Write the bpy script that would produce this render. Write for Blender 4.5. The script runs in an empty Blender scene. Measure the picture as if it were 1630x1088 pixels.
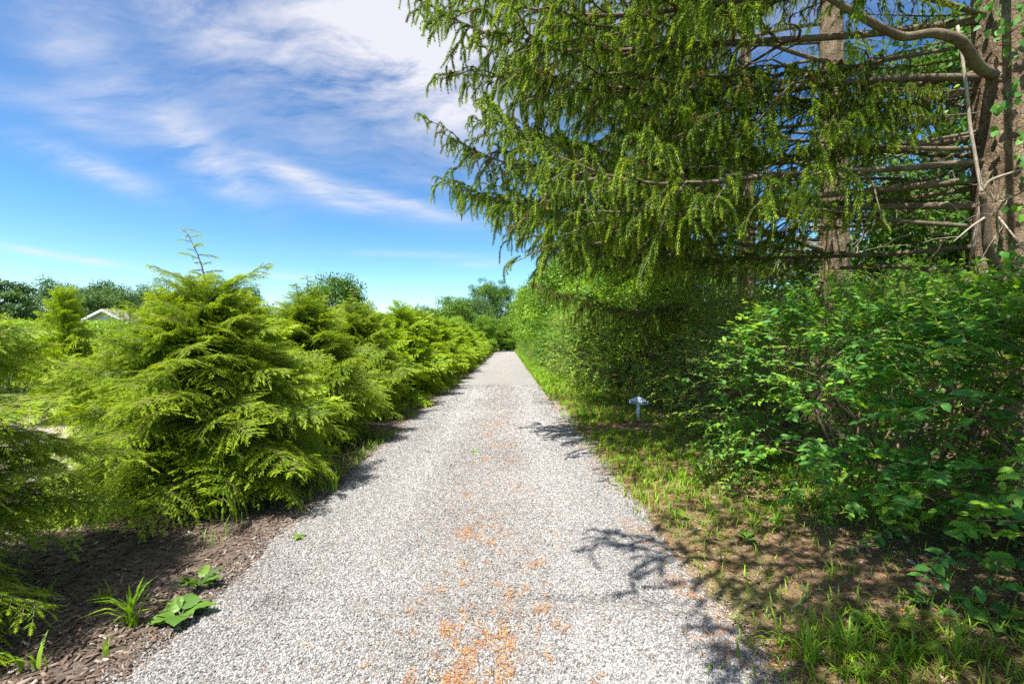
import bpy, math
import numpy as np
from mathutils import Matrix, Vector

C = bpy.context.scene.collection
scene = bpy.context.scene
R = math.radians

# ------------------------------------------------------------------ camera
EYE = 1.55
cam_d = bpy.data.cameras.new('camera')
cam_d.sensor_width = 36.0
cam_d.lens = 36.0 * 750 / 1630
cam_d.clip_start = 0.05
cam_d.clip_end = 3000
cam = bpy.data.objects.new('camera', cam_d)
cam.location = (0, 0, EYE)
cam.rotation_euler = (R(90), 0, R(-0.15))
C.objects.link(cam)
scene.camera = cam

# ------------------------------------------------------------------ sky, sun, exposure
SUN = Vector((-0.31, -0.34, 0.88)).normalized()
sun_el = math.asin(SUN.z)
sun_az = math.atan2(SUN.x, SUN.y)
world = bpy.data.worlds.new('World')
scene.world = world
world.use_nodes = True


def build_world():
    nt = world.node_tree
    nt.nodes.clear()
    L = nt.links.new
    def N(t, **k):
        n = nt.nodes.new(t)
        for a, v in k.items():
            setattr(n, a, v)
        return n
    def M(op, a, b=None, c=None, clamp=False):
        n = N('ShaderNodeMath', operation=op, use_clamp=clamp)
        for i, v in enumerate((a, b, c)):
            if v is None:
                continue
            if isinstance(v, (int, float)):
                n.inputs[i].default_value = v
            else:
                L(v, n.inputs[i])
        return n.outputs[0]
    out = N('ShaderNodeOutputWorld')
    bg = N('ShaderNodeBackground')
    bg.inputs['Strength'].default_value = 0.15
    L(bg.outputs[0], out.inputs[0])
    sky = N('ShaderNodeTexSky', sky_type='NISHITA')
    sky.sun_disc = False
    sky.sun_elevation = sun_el
    sky.sun_rotation = sun_az % (2 * math.pi)
    sky.air_density = 1.0
    sky.dust_density = 0.3
    sky.ozone_density = 2.0
    gm = N('ShaderNodeGamma')
    L(sky.outputs[0], gm.inputs[0])
    gm.inputs[1].default_value = 1.5
    hs = N('ShaderNodeHueSaturation')
    hs.inputs['Hue'].default_value = 0.493
    hs.inputs['Saturation'].default_value = 1.10
    hs.inputs['Value'].default_value = 0.188
    L(gm.outputs[0], hs.inputs['Color'])
    tc = N('ShaderNodeTexCoord')
    d = tc.outputs['Generated']
    sp = N('ShaderNodeSeparateXYZ')
    L(d, sp.inputs[0])
    zz = M('ADD', M('MAXIMUM', sp.outputs[2], 0.0), 0.22)
    u = M('DIVIDE', sp.outputs[0], zz)
    v = M('DIVIDE', sp.outputs[1], zz)
    cb = N('ShaderNodeCombineXYZ')
    L(u, cb.inputs[0]); L(v, cb.inputs[1])
    # warp, then stretched streaks
    wn = N('ShaderNodeTexNoise'); wn.inputs['Scale'].default_value = 1.3; wn.inputs['Detail'].default_value = 3
    L(cb.outputs[0], wn.inputs['Vector'])
    vs = N('ShaderNodeVectorMath', operation='MULTIPLY_ADD')
    L(wn.outputs['Color'], vs.inputs[0]); vs.inputs[1].default_value = (0.45, 0.45, 0); L(cb.outputs[0], vs.inputs[2])
    mp = N('ShaderNodeMapping')
    mp.inputs['Rotation'].default_value = (0, 0, R(-38))
    mp.inputs['Scale'].default_value = (1.3, 3.0, 1)
    L(vs.outputs[0], mp.inputs['Vector'])
    n1 = N('ShaderNodeTexNoise'); n1.inputs['Scale'].default_value = 1.8; n1.inputs['Detail'].default_value = 12; n1.inputs['Roughness'].default_value = 0.66
    L(mp.outputs[0], n1.inputs['Vector'])
    n2 = N('ShaderNodeTexNoise'); n2.inputs['Scale'].default_value = 0.9; n2.inputs['Detail'].default_value = 6; n2.inputs['Roughness'].default_value = 0.55
    L(vs.outputs[0], n2.inputs['Vector'])
    streak = M('MULTIPLY', M('SUBTRACT', n1.outputs[0], 0.36), 3.4, clamp=True)
    soft = M('MULTIPLY', M('SUBTRACT', n2.outputs[0], 0.36), 3.0, clamp=True)
    # thin cover everywhere, unseen overhead cloud for fill, thicker banks where the cirrus gathers
    total = M('MULTIPLY', M('MULTIPLY', streak, soft), M('MULTIPLY', M('SUBTRACT', sp.outputs[2], 0.25), 1.3, clamp=True))
    total = M('ADD', total, M('MULTIPLY', M('MULTIPLY', M('SUBTRACT', sp.outputs[2], 0.46), 3.0, clamp=True), M('MULTIPLY_ADD', soft, 0.45, 0.5)))  # overhead cloud, mostly out of view, thickened to add fill light
    banks = [  # px, py, half length, half width (pixels), tilt (deg), amount
        (590, 55, 165, 85, 14, 0.95), (720, 120, 130, 130, 0, 0.6), (300, 20, 300, 50, 8, 0.36), (120, 100, 50, 110, -20, 0.28),
        (330, 245, 95, 32, 38, 0.72), (150, 268, 85, 20, 16, 0.62), (480, 285, 75, 16, 18, 0.9), (620, 318, 110, 11, 10, 0.62),
        (70, 402, 130, 6, 6, 0.75), (430, 120, 150, 60, 30, 0.25), (380, 190, 260, 50, 10, 0.2), (560, 330, 230, 16, 4, 0.22), (660, 405, 120, 6, 0, 0.35), (440, 437, 120, 8, 3, 0.4), (760, 420, 60, 6, 0, 0.35), (130, 190, 180, 22, 8, 0.25)]
    for px, py, a, b, tilt, amt in banks:
        d0 = Vector(((px - 815) / 750, 1, (544 - py) / 750))
        ln = d0.length
        d0.normalize()
        rt = d0.cross(Vector((0, 0, 1))).normalized()
        up = rt.cross(d0)
        ca, sa = math.cos(R(tilt)), math.sin(R(tilt))
        ax1 = (rt * ca - up * sa) * (750 * ln / a)
        ax2 = (rt * sa + up * ca) * (750 * ln / b)
        sub = N('ShaderNodeVectorMath', operation='SUBTRACT'); L(d, sub.inputs[0]); sub.inputs[1].default_value = d0
        q = []
        for ax in (ax1, ax2):
            dt = N('ShaderNodeVectorMath', operation='DOT_PRODUCT'); L(sub.outputs[0], dt.inputs[0]); dt.inputs[1].default_value = ax
            q.append(M('MULTIPLY', dt.outputs['Value'], dt.outputs['Value']))
        e = M('POWER', 2.718, M('MULTIPLY', M('ADD', q[0], q[1]), -1.0))
        mod = M('MULTIPLY_ADD', streak, 1.0, 0.13)
        total = M('ADD', total, M('MULTIPLY', M('MULTIPLY', e, amt), mod))
    cl = M('MINIMUM', total, 0.93)
    mix = N('ShaderNodeMix', data_type='RGBA')
    L(cl, mix.inputs['Factor'])
    L(hs.outputs[0], mix.inputs['A'])
    mix.inputs['B'].default_value = (1.85, 1.84, 1.98, 1)
    L(mix.outputs['Result'], bg.inputs['Color'])


build_world()
sun_d = bpy.data.lights.new('sun', 'SUN')
sun_d.energy = 3.5
sun_d.angle = R(0.53)
sun_d.color = (1.0, 0.955, 0.88)
sun = bpy.data.objects.new('sun', sun_d)
sun.rotation_euler = SUN.to_track_quat('Z', 'Y').to_euler()
C.objects.link(sun)
scene.view_settings.view_transform = 'Standard'
scene.view_settings.look = 'None'
scene.view_settings.gamma = 1.0
scene.view_settings.use_curve_mapping = False
scene.view_settings.exposure = 1.75
scene.render.engine = 'CYCLES'
scene.cycles.max_bounces = 12
scene.cycles.diffuse_bounces = 7
scene.cycles.transmission_bounces = 6
scene.cycles.use_adaptive_sampling = True
scene.cycles.use_denoising = False

# ------------------------------------------------------------------ helpers


def rs(seed):
    return np.random.default_rng(seed)


def nrm(a):
    return a / np.maximum(np.linalg.norm(a, axis=-1, keepdims=True), 1e-9)


def vnoise(x, y, seed=0):
    """smooth value noise, 0..1"""
    x = np.asarray(x, float); y = np.asarray(y, float)
    xi = np.floor(x).astype(np.int64); yi = np.floor(y).astype(np.int64)
    fx = x - xi; fy = y - yi
    fx = fx * fx * (3 - 2 * fx); fy = fy * fy * (3 - 2 * fy)
    def h(a, b):
        n = (a * 374761393 + b * 668265263 + seed * 974711) & 0x7fffffff
        n = ((n ^ (n >> 13)) * 1274126177) & 0x7fffffff
        return ((n ^ (n >> 16)) & 0xffff) / 65535.0
    return (h(xi, yi) * (1 - fx) + h(xi + 1, yi) * fx) * (1 - fy) + (h(xi, yi + 1) * (1 - fx) + h(xi + 1, yi + 1) * fx) * fy


def fnoise(x, y, seed=0, octs=3):
    s = 0; a = 1; t = 0
    for i in range(octs):
        s = s + a * vnoise(np.asarray(x) * 2 ** i, np.asarray(y) * 2 ** i, seed + i * 17)
        t += a; a *= 0.5
    return s / t


class Geo:
    """collects triangles; build() makes one mesh with a per-vertex 'tint'"""
    def __init__(self):
        self.V = []; self.T = []; self.A = []; self.M = []; self.n = 0

    def add(self, V, T, tint=0.5, mat=0):
        V = np.asarray(V, float).reshape(-1, 3); T = np.asarray(T, int).reshape(-1, 3)
        if len(V) == 0:
            return
        self.V.append(V); self.T.append(T + self.n)
        self.A.append(np.broadcast_to(np.asarray(tint, float), (len(V),)) if np.ndim(tint) < 1 or len(tint) == len(V) else np.asarray(tint))
        self.M.append(np.full(len(T), mat)); self.n += len(V)

    def merge(self, g, mat4=None, dt=0.0):
        for V, A in zip(g.V, g.A):
            pass
        V = np.concatenate(g.V); T = np.concatenate(g.T); A = np.concatenate(g.A) + dt; M = np.concatenate(g.M)
        if mat4 is not None:
            m = np.array(mat4); V = V @ m[:3, :3].T + m[:3, 3]
        self.V.append(V); self.T.append(T + self.n); self.A.append(A); self.M.append(M); self.n += len(V)

    def build(self, name, mats, smooth=False):
        V = np.concatenate(self.V); T = np.concatenate(self.T); A = np.concatenate(self.A); M = np.concatenate(self.M)
        me = bpy.data.meshes.new(name)
        me.vertices.add(len(V)); me.vertices.foreach_set('co', V.astype(np.float32).ravel())
        me.loops.add(3 * len(T)); me.loops.foreach_set('vertex_index', T.astype(np.int32).ravel())
        me.polygons.add(len(T)); me.polygons.foreach_set('loop_start', np.arange(0, 3 * len(T), 3, dtype=np.int32))
        for m in mats:
            me.materials.append(m)
        me.polygons.foreach_set('material_index', M.astype(np.int32))
        if smooth:
            me.polygons.foreach_set('use_smooth', np.ones(len(T), bool))
        at = me.attributes.new('tint', 'FLOAT', 'POINT')
        at.data.foreach_set('value', A.astype(np.float32))
        me.update()
        return me


def obj(name, me, parent=None, mat=None, kind=None):
    o = bpy.data.objects.new(name, me)
    C.objects.link(o)
    if parent is not None:
        o.parent = parent
    if mat is not None:
        o.matrix_basis = mat
    if kind:
        o['kind'] = kind
    return o


def tag(o, label, cat, group=None):
    o['label'] = label; o['category'] = cat
    if group:
        o['group'] = group
    return o


def thing(name, label, cat, loc=(0, 0, 0), rz=0.0, group=None, sc=(1, 1, 1)):
    o = bpy.data.objects.new(name, None)
    o.empty_display_size = 0.2
    C.objects.link(o)
    o.matrix_basis = Matrix.Translation(loc) @ Matrix.Rotation(rz, 4, 'Z') @ Matrix.Diagonal((*sc, 1))
    return tag(o, label, cat, group)


def struct(name, me):
    o = obj(name, me); o['kind'] = 'structure'
    return o


def copy_tree(o, mat, label=None, group=None, parent=None):
    c = o.copy(); C.objects.link(c)
    if parent is not None:
        c.parent = parent
    else:
        c.matrix_basis = mat
        if label:
            c['label'] = label
        if group:
            c['group'] = group
    for ch in list(o.children):
        copy_tree(ch, None, parent=c)
    return c


def place(loc, rz=0.0, s=1.0, sz=None):
    sx, sy = (s, s) if np.isscalar(s) else s
    return Matrix.Translation(loc) @ Matrix.Rotation(rz, 4, 'Z') @ Matrix.Diagonal((sx, sy, sz if sz else sx, 1))


def tube(P, rad, n=5, cap=True):
    P = np.asarray(P, float); k = len(P)
    rad = np.broadcast_to(np.asarray(rad, float), (k,))
    D = nrm(np.gradient(P, axis=0))
    ref = np.where(np.abs(D[:, 2:3]) > 0.9, np.array([[1.0, 0, 0]]), np.array([[0, 0, 1.0]]))
    X = nrm(np.cross(D, ref)); Y = np.cross(D, X)
    a = np.linspace(0, 2 * np.pi, n, endpoint=False)
    V = P[:, None] + rad[:, None, None] * (np.cos(a)[None, :, None] * X[:, None] + np.sin(a)[None, :, None] * Y[:, None])
    V = V.reshape(-1, 3)
    i = np.arange(k - 1)[:, None] * n; j = np.arange(n)[None]; j2 = (j + 1) % n
    q = np.stack([i + j, i + j2, i + n + j2, i + n + j], -1).reshape(-1, 4)
    T = np.concatenate([q[:, [0, 1, 2]], q[:, [0, 2, 3]]])
    if cap:
        e = (k - 1) * n
        T = np.concatenate([T, [[e, e + m, e + m + 1] for m in range(1, n - 1)], [[0, m + 1, m] for m in range(1, n - 1)]])
    return V, T


def stamp(tv, tt, P, D, Nn, S, tint, tgrad=0.0):
    """copies a template (x along D, z along Nn) to many places"""
    P = np.asarray(P); D = nrm(np.asarray(D)); Nn = np.asarray(Nn)
    Y = nrm(np.cross(Nn, D)); Z = np.cross(D, Y)
    S = np.broadcast_to(np.asarray(S, float), (len(P),))
    V = P[:, None] + S[:, None, None] * (tv[None, :, 0:1] * D[:, None] + tv[None, :, 1:2] * Y[:, None] + tv[None, :, 2:3] * Z[:, None])
    k = len(tv)
    T = (np.arange(len(P))[:, None, None] * k + tt[None]).reshape(-1, 3)
    A = (np.broadcast_to(np.asarray(tint, float), (len(P),))[:, None] + tgrad * tv[None, :, 0]).reshape(-1)
    return V.reshape(-1, 3), T, A


def rand_dirs(r, n):
    return nrm(r.normal(size=(n, 3)))

# templates -----------------------------------------------------------------


def tmpl_twiglet(pairs=6):
    V = []; T = []
    for i in range(pairs):
        x = i / pairs * 0.9
        w = 0.20 * (1 - 0.35 * i / pairs)
        for s in (1, -1):
            b = len(V)
            V += [(x, 0, 0), (x + 0.13, 0, 0), (x + 0.17, s * w, -0.03)]
            T.append((b, b + 1, b + 2))
    b = len(V); V += [(0.88, 0.04, 0), (0.88, -0.04, 0), (1.05, 0, -0.02)]; T.append((b, b + 1, b + 2))
    return np.array(V), np.array(T)


TWIG_HI = tmpl_twiglet(6)
TWIG_LO = (np.array([(0, 0, 0), (0.5, 0.17, -.02), (1, 0, -.03), (0.5, -0.17, -.02)]), np.array([(0, 2, 1), (0, 3, 2)]))
LEAF = (np.array([(0, 0, 0), (.28, .24, .05), (.28, -.24, .05), (.66, .22, .03), (.66, -.22, .03), (1, 0, -.08), (.3, 0, 0), (.66, 0, -.02)]),
        np.array([(0, 6, 1), (0, 2, 6), (6, 7, 3), (6, 3, 1), (6, 2, 4), (6, 4, 7), (7, 5, 3), (7, 4, 5)]))
LEAF_LO = (np.array([(0, 0, 0), (.45, .26, .05), (1, 0, -.06), (.45, -.26, .05)]), np.array([(0, 2, 1), (0, 3, 2)]))


def tmpl_tuft(k=5):
    V = []; T = []
    for i in range(k):
        a = 2 * np.pi * i / k
        c, s = np.cos(a), np.sin(a)
        b = len(V)
        V += [(0, -0.11 * s, 0.11 * c), (0, 0.11 * s, -0.11 * c), (0.78, 0.5 * c, 0.5 * s)]
        T.append((b, b + 1, b + 2))
    return np.array(V), np.array(T)


TUFT = tmpl_tuft(7)

# ------------------------------------------------------------------ materials


class Nodes:
    def __init__(self, name):
        self.m = bpy.data.materials.new(name)
        self.m.use_nodes = True
        self.nt = self.m.node_tree
        self.nt.nodes.clear()
        self.out = self.n('ShaderNodeOutputMaterial')

    def n(self, t, **k):
        o = self.nt.nodes.new(t)
        for a, v in k.items():
            setattr(o, a, v)
        return o

    def l(self, a, b):
        self.nt.links.new(a, b)

    def set(self, sock, v):
        if isinstance(v, (int, float)):
            sock.default_value = v
        elif isinstance(v, (tuple, list)):
            sock.default_value = v if len(v) != 3 or sock.type != 'RGBA' else (*v, 1)
        else:
            self.l(v, sock)

    def math(self, op, a, b=None, c=None, clamp=False):
        o = self.n('ShaderNodeMath', operation=op, use_clamp=clamp)
        for i, v in enumerate((a, b, c)):
            if v is not None:
                self.set(o.inputs[i], v)
        return o.outputs[0]

    def noise(self, vec, scale, detail=4, rough=0.55):
        o = self.n('ShaderNodeTexNoise')
        if vec is not None:
            self.l(vec, o.inputs['Vector'])
        o.inputs['Scale'].default_value = scale; o.inputs['Detail'].default_value = detail; o.inputs['Roughness'].default_value = rough
        return o

    def ramp(self, fac, stops, interp='LINEAR'):
        o = self.n('ShaderNodeValToRGB')
        o.color_ramp.interpolation = interp
        e = o.color_ramp.elements
        while len(e) < len(stops):
            e.new(0.5)
        for i, (p, c) in enumerate(stops):
            e[i].position = p; e[i].color = (*c, 1)
        self.set(o.inputs[0], fac)
        return o.outputs[0]

    def mix(self, f, a, b, blend='MIX'):
        o = self.n('ShaderNodeMix', data_type='RGBA', blend_type=blend)
        self.set(o.inputs['Factor'], f)
        self.set(o.inputs['A'], a); self.set(o.inputs['B'], b)
        return o.outputs['Result']

    def bump(self, h, strength, dist=0.02):
        o = self.n('ShaderNodeBump')
        self.set(o.inputs['Height'], h); o.inputs['Strength'].default_value = strength; o.inputs['Distance'].default_value = dist
        return o.outputs[0]

    def pbr(self, color, rough=0.7, spec=0.3, normal=None):
        o = self.n('ShaderNodeBsdfPrincipled')
        self.set(o.inputs['Base Color'], color); self.set(o.inputs['Roughness'], rough)
        o.inputs['Specular IOR Level'].default_value = spec
        if normal is not None:
            self.l(normal, o.inputs['Normal'])
        return o

    def finish(self, sh):
        self.l(sh.outputs[0], self.out.inputs[0])
        return self.m

    def obj_co(self):
        return self.n('ShaderNodeTexCoord').outputs['Object']

    def pos(self):
        return self.n('ShaderNodeNewGeometry').outputs['Position']


def leaf_mat(name, stops, trans=0.35, rough=0.45, spec=0.35, rnd=0.18, tcol=(1.25, 1.15, 0.55)):
    g = Nodes(name)
    at = g.n('ShaderNodeAttribute', attribute_name='tint')
    oi = g.n('ShaderNodeObjectInfo')
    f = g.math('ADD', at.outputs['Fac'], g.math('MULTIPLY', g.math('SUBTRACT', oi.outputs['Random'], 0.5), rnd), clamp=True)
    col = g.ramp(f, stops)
    p = g.pbr(col, rough, spec)
    t = g.n('ShaderNodeBsdfTranslucent')
    g.l(g.mix(1.0, col, tcol, 'MULTIPLY'), t.inputs[0])
    mx = g.n('ShaderNodeMixShader'); mx.inputs[0].default_value = trans
    g.l(p.outputs[0], mx.inputs[1]); g.l(t.outputs[0], mx.inputs[2])
    return g.finish(mx)


def bark_mat(name, c1, c2, c3, sc=6.0, zs=0.35, bump=0.8, bd=0.03):
    g = Nodes(name)
    mp = g.n('ShaderNodeMapping'); mp.inputs['Scale'].default_value = (1, 1, zs)
    g.l(g.obj_co(), mp.inputs[0])
    n1 = g.noise(mp.outputs[0], sc, 8, 0.65)
    n2 = g.noise(g.obj_co(), sc * 0.35, 3)
    n3 = g.noise(g.obj_co(), sc * 2.3, 5, 0.7)
    vo = g.n('ShaderNodeTexVoronoi', feature='DISTANCE_TO_EDGE'); vo.inputs['Scale'].default_value = sc * 2.2
    wv = g.n('ShaderNodeVectorMath', operation='MULTIPLY_ADD')
    g.l(n2.outputs['Color'], wv.inputs[0]); wv.inputs[1].default_value = (0.35, 0.35, 0.35); g.l(mp.outputs[0], wv.inputs[2])
    g.l(wv.outputs[0], vo.inputs['Vector'])
    col = g.ramp(n1.outputs[0], [(0.3, c1), (0.52, c2), (0.72, c3)])
    col = g.mix(g.math('MULTIPLY', g.math('SUBTRACT', n2.outputs[0], 0.5), 3.0, clamp=True), col, (0.17, 0.17, 0.10))
    col = g.mix(g.math('MULTIPLY', g.math('SUBTRACT', n3.outputs[0], 0.6), 5.0, clamp=True), col, (0.30, 0.27, 0.22))
    h = g.math('ADD', n1.outputs[0], g.math('MINIMUM', g.math('MULTIPLY', vo.outputs[0], 1.6), 0.16))
    return g.finish(g.pbr(col, 0.9, 0.15, g.bump(h, bump, bd)))


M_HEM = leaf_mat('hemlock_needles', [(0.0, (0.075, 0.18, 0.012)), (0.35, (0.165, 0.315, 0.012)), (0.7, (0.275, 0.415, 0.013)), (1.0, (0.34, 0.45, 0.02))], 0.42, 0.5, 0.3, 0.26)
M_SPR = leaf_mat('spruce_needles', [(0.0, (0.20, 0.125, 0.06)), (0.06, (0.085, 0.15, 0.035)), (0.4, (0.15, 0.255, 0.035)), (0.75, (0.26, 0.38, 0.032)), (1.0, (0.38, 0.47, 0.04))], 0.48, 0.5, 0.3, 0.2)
M_SHR = leaf_mat('shrub_leaves', [(0.0, (0.06, 0.20, 0.05)), (0.45, (0.105, 0.30, 0.05)), (0.75, (0.19, 0.41, 0.04)), (1.0, (0.30, 0.48, 0.03))], 0.45, 0.5, 0.28, 0.14)
M_VIN = leaf_mat('vine_leaves', [(0.0, (0.055, 0.15, 0.014)), (0.45, (0.16, 0.31, 0.02)), (0.8, (0.28, 0.42, 0.022)), (1.0, (0.38, 0.48, 0.025))], 0.38, 0.42, 0.4, 0.2)
M_OAK = leaf_mat('tree_leaves', [(0.0, (0.04, 0.10, 0.014)), (0.5, (0.10, 0.21, 0.022)), (1.0, (0.2, 0.32, 0.03))], 0.34, 0.5, 0.3, 0.3)
M_FAR = leaf_mat('dark_tree_leaves', [(0.0, (0.035, 0.09, 0.026)), (0.5, (0.095, 0.185, 0.045)), (1.0, (0.17, 0.27, 0.06))], 0.28, 0.5, 0.3, 0.3)
M_GRS = leaf_mat('grass_blades', [(0.0, (0.32, 0.23, 0.09)), (0.2, (0.25, 0.27, 0.04)), (0.38, (0.14, 0.29, 0.018)), (1.0, (0.31, 0.46, 0.025))], 0.35, 0.5, 0.3, 0.0)
M_WEED = leaf_mat('weed_leaves', [(0.0, (0.05, 0.12, 0.03)), (0.5, (0.095, 0.20, 0.035)), (1.0, (0.20, 0.31, 0.035))], 0.32, 0.42, 0.4, 0.35)
M_BARK = bark_mat('spruce_bark', (0.085, 0.056, 0.036), (0.205, 0.142, 0.092), (0.36, 0.27, 0.185), 9.0, 0.5, 1.0, 0.06)
M_LIMB = bark_mat('limb_bark', (0.08, 0.058, 0.042), (0.15, 0.112, 0.08), (0.23, 0.18, 0.135), 9.0, 1.0, 0.5)
M_DEAD = bark_mat('dead_wood', (0.22, 0.17, 0.13), (0.36, 0.30, 0.24), (0.46, 0.40, 0.34), 12.0, 1.0, 0.3)
M_TWIG = bark_mat('twig_bark', (0.10, 0.07, 0.04), (0.19, 0.13, 0.08), (0.30, 0.22, 0.14), 14.0, 1.0, 0.3)


def simple_mat(name, c, rough=0.6, spec=0.3, var=0.12, scale=12):
    g = Nodes(name)
    n = g.noise(g.obj_co(), scale, 5)
    f = g.math('MULTIPLY_ADD', n.outputs[0], 2 * var, 1 - var)
    cc = g.n('ShaderNodeCombineColor')
    for i in range(3):
        g.l(g.math('MULTIPLY', f, c[i]), cc.inputs[i])
    return g.finish(g.pbr(cc.outputs[0], rough, spec, g.bump(n.outputs[0], 0.15, 0.01)))


M_WHITE = simple_mat('white_paint', (0.78, 0.79, 0.78), 0.5, 0.4, 0.05)
M_SIGN = simple_mat('sign_paint', (0.74, 0.82, 0.88), 0.5, 0.4, 0.05, 30)
M_INK = simple_mat('navy_lettering', (0.02, 0.035, 0.11), 0.5, 0.3, 0.05)
M_SIDING = simple_mat('white_siding', (0.82, 0.82, 0.81), 0.6, 0.3, 0.03, 4)
M_SHINGLE = simple_mat('roof_shingle', (0.33, 0.29, 0.27), 0.85, 0.2, 0.2, 9)
M_YEL = simple_mat('yellow_petal', (0.85, 0.55, 0.01), 0.5, 0.3, 0.05)
M_CHIP = Nodes('bark_chips')
_a = M_CHIP.n('ShaderNodeAttribute', attribute_name='tint')
M_CHIP = M_CHIP.finish(M_CHIP.pbr(M_CHIP.ramp(_a.outputs['Fac'], [(0, (0.06, 0.042, 0.032)), (0.55, (0.15, 0.105, 0.08)), (0.85, (0.27, 0.22, 0.18)), (1, (0.44, 0.40, 0.36))]), 0.9, 0.15))
M_NEED = Nodes('fallen_needles')
_a = M_NEED.n('ShaderNodeAttribute', attribute_name='tint')
M_NEED = M_NEED.finish(M_NEED.pbr(M_NEED.ramp(_a.outputs['Fac'], [(0, (0.20, 0.075, 0.02)), (0.5, (0.42, 0.18, 0.045)), (1, (0.56, 0.31, 0.12))]), 0.8, 0.2))


def road_cx(y):
    return -0.30 - 0.0062 * np.asarray(y, float)


HALF = 1.50


def road_edge_noise(y, side):
    return 0.22 * (fnoise(np.asarray(y) * 0.8, np.full_like(np.asarray(y, float), side * 9.1), 5, 4) - 0.5) * 2


def rust(x, y):
    """where fallen orange needles gathered on the gravel, 0..1"""
    cx = road_cx(y)
    band = np.exp(-((x - cx - 0.12) / 0.45) ** 2) * np.exp(-np.maximum(y - 2.2, 0) / 6.0)
    n = fnoise(x * 5.0, y * 3.0, 31, 3)
    n2 = fnoise(x * 22.0, y * 15.0, 37, 2)
    s = np.clip((0.42 * n + 0.58 * n2 - 0.64 + 0.15 * band) * 5.5, 0, 1) * np.clip(band * 2.6, 0, 1)
    edge = np.clip((x - cx - HALF + 0.30) * 3.2, 0, 1)
    return np.maximum(s, edge * np.clip((n - 0.38) * 3.2, 0, 1))


def dark_band(x, y):  # band across the gravel: stones darker, road surface slightly lower
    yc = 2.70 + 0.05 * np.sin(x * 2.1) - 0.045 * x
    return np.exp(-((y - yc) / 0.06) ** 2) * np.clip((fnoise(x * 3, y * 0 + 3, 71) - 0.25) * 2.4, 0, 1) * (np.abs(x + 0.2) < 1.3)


def road_mat():
    g = Nodes('gravel_bed')
    p = g.obj_co()
    sp = g.n('ShaderNodeSeparateXYZ'); g.l(p, sp.inputs[0])
    vo = g.n('ShaderNodeTexVoronoi'); vo.inputs['Scale'].default_value = 72; g.l(p, vo.inputs['Vector'])
    ed = g.n('ShaderNodeTexVoronoi', feature='DISTANCE_TO_EDGE'); ed.inputs['Scale'].default_value = 72; g.l(p, ed.inputs['Vector'])
    cs = g.n('ShaderNodeSeparateColor'); g.l(vo.outputs['Color'], cs.inputs[0])
    col = g.ramp(cs.outputs[0], [(0.0, (0.08, 0.077, 0.075)), (0.25, (0.185, 0.182, 0.178)), (0.6, (0.31, 0.304, 0.296)), (1.0, (0.46, 0.454, 0.446))])
    col = g.mix(g.math('MULTIPLY', g.math('SUBTRACT', cs.outputs[1], 0.82), 4.0, clamp=True), col, (0.33, 0.22, 0.14))
    gap = g.math('MULTIPLY', ed.outputs[0], 7.0, clamp=True)
    col = g.mix(gap, g.mix(0.6, col, (0.12, 0.105, 0.09)), col)
    # warm fines and thin weeds down the middle
    cx = g.math('MULTIPLY_ADD', sp.outputs[1], -0.0062, -0.22)
    dx = g.math('DIVIDE', g.math('SUBTRACT', sp.outputs[0], cx), 0.42)
    mid = g.math('POWER', 2.718, g.math('MULTIPLY', g.math('MULTIPLY', dx, dx), -1.0))
    n1 = g.noise(p, 3.0, 5, 0.6)
    n2 = g.noise(p, 14.0, 4, 0.6)
    wf = g.math('MULTIPLY', mid, g.math('MULTIPLY', g.math('SUBTRACT', g.math('ADD', n1.outputs[0], g.math('MULTIPLY', n2.outputs[0], 0.6)), 0.78), 2.6, clamp=True), clamp=True)
    col = g.mix(g.math('MULTIPLY', wf, 0.45), col, (0.42, 0.30, 0.17))
    n3 = g.noise(p, 0.5, 4, 0.6)
    col = g.mix(g.math('MULTIPLY', g.math('SUBTRACT', n3.outputs[0], 0.45), 1.2, clamp=True), col, (0.30, 0.292, 0.282))
    return g.finish(g.pbr(col, 0.9, 0.2, g.bump(g.math('MINIMUM', ed.outputs[0], 0.25), 0.9, 0.02)))


def stone_mat():
    g = Nodes('gravel_stone')
    a = g.n('ShaderNodeAttribute', attribute_name='shade', attribute_type='INSTANCER')
    b = g.n('ShaderNodeAttribute', attribute_name='rusty', attribute_type='INSTANCER')
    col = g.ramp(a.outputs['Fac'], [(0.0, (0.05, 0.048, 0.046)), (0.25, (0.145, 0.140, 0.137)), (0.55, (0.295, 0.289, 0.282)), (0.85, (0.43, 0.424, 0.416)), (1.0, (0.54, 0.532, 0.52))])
    col = g.mix(b.outputs['Fac'], col, (0.40, 0.18, 0.06))
    n = g.noise(g.obj_co(), 3.0, 3)
    col = g.mix(0.25, col, g.mix(n.outputs[0], (0.3, 0.3, 0.3), (0.7, 0.68, 0.65)), 'MULTIPLY')
    return g.finish(g.pbr(col, 0.85, 0.25))


def verge_mat():
    g = Nodes('verge_soil')
    p = g.obj_co()
    n1 = g.noise(p, 1.1, 5, 0.6); n2 = g.noise(p, 9, 6, 0.7); n3 = g.noise(p, 60, 4, 0.7)
    col = g.ramp(n2.outputs[0], [(0.25, (0.07, 0.044, 0.028)), (0.5, (0.155, 0.098, 0.058)), (0.75, (0.27, 0.175, 0.10))])
    col = g.mix(g.math('MULTIPLY', g.math('SUBTRACT', n3.outputs[0], 0.5), 3.0, clamp=True), col, (0.34, 0.225, 0.125))
    col = g.mix(g.math('MULTIPLY', g.math('SUBTRACT', n1.outputs[0], 0.47), 4.0, clamp=True), col, (0.14, 0.15, 0.045))
    h = g.math('ADD', n2.outputs[0], g.math('MULTIPLY', n3.outputs[0], 0.35))
    return g.finish(g.pbr(col, 0.95, 0.15, g.bump(h, 0.9, 0.03)))


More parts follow.
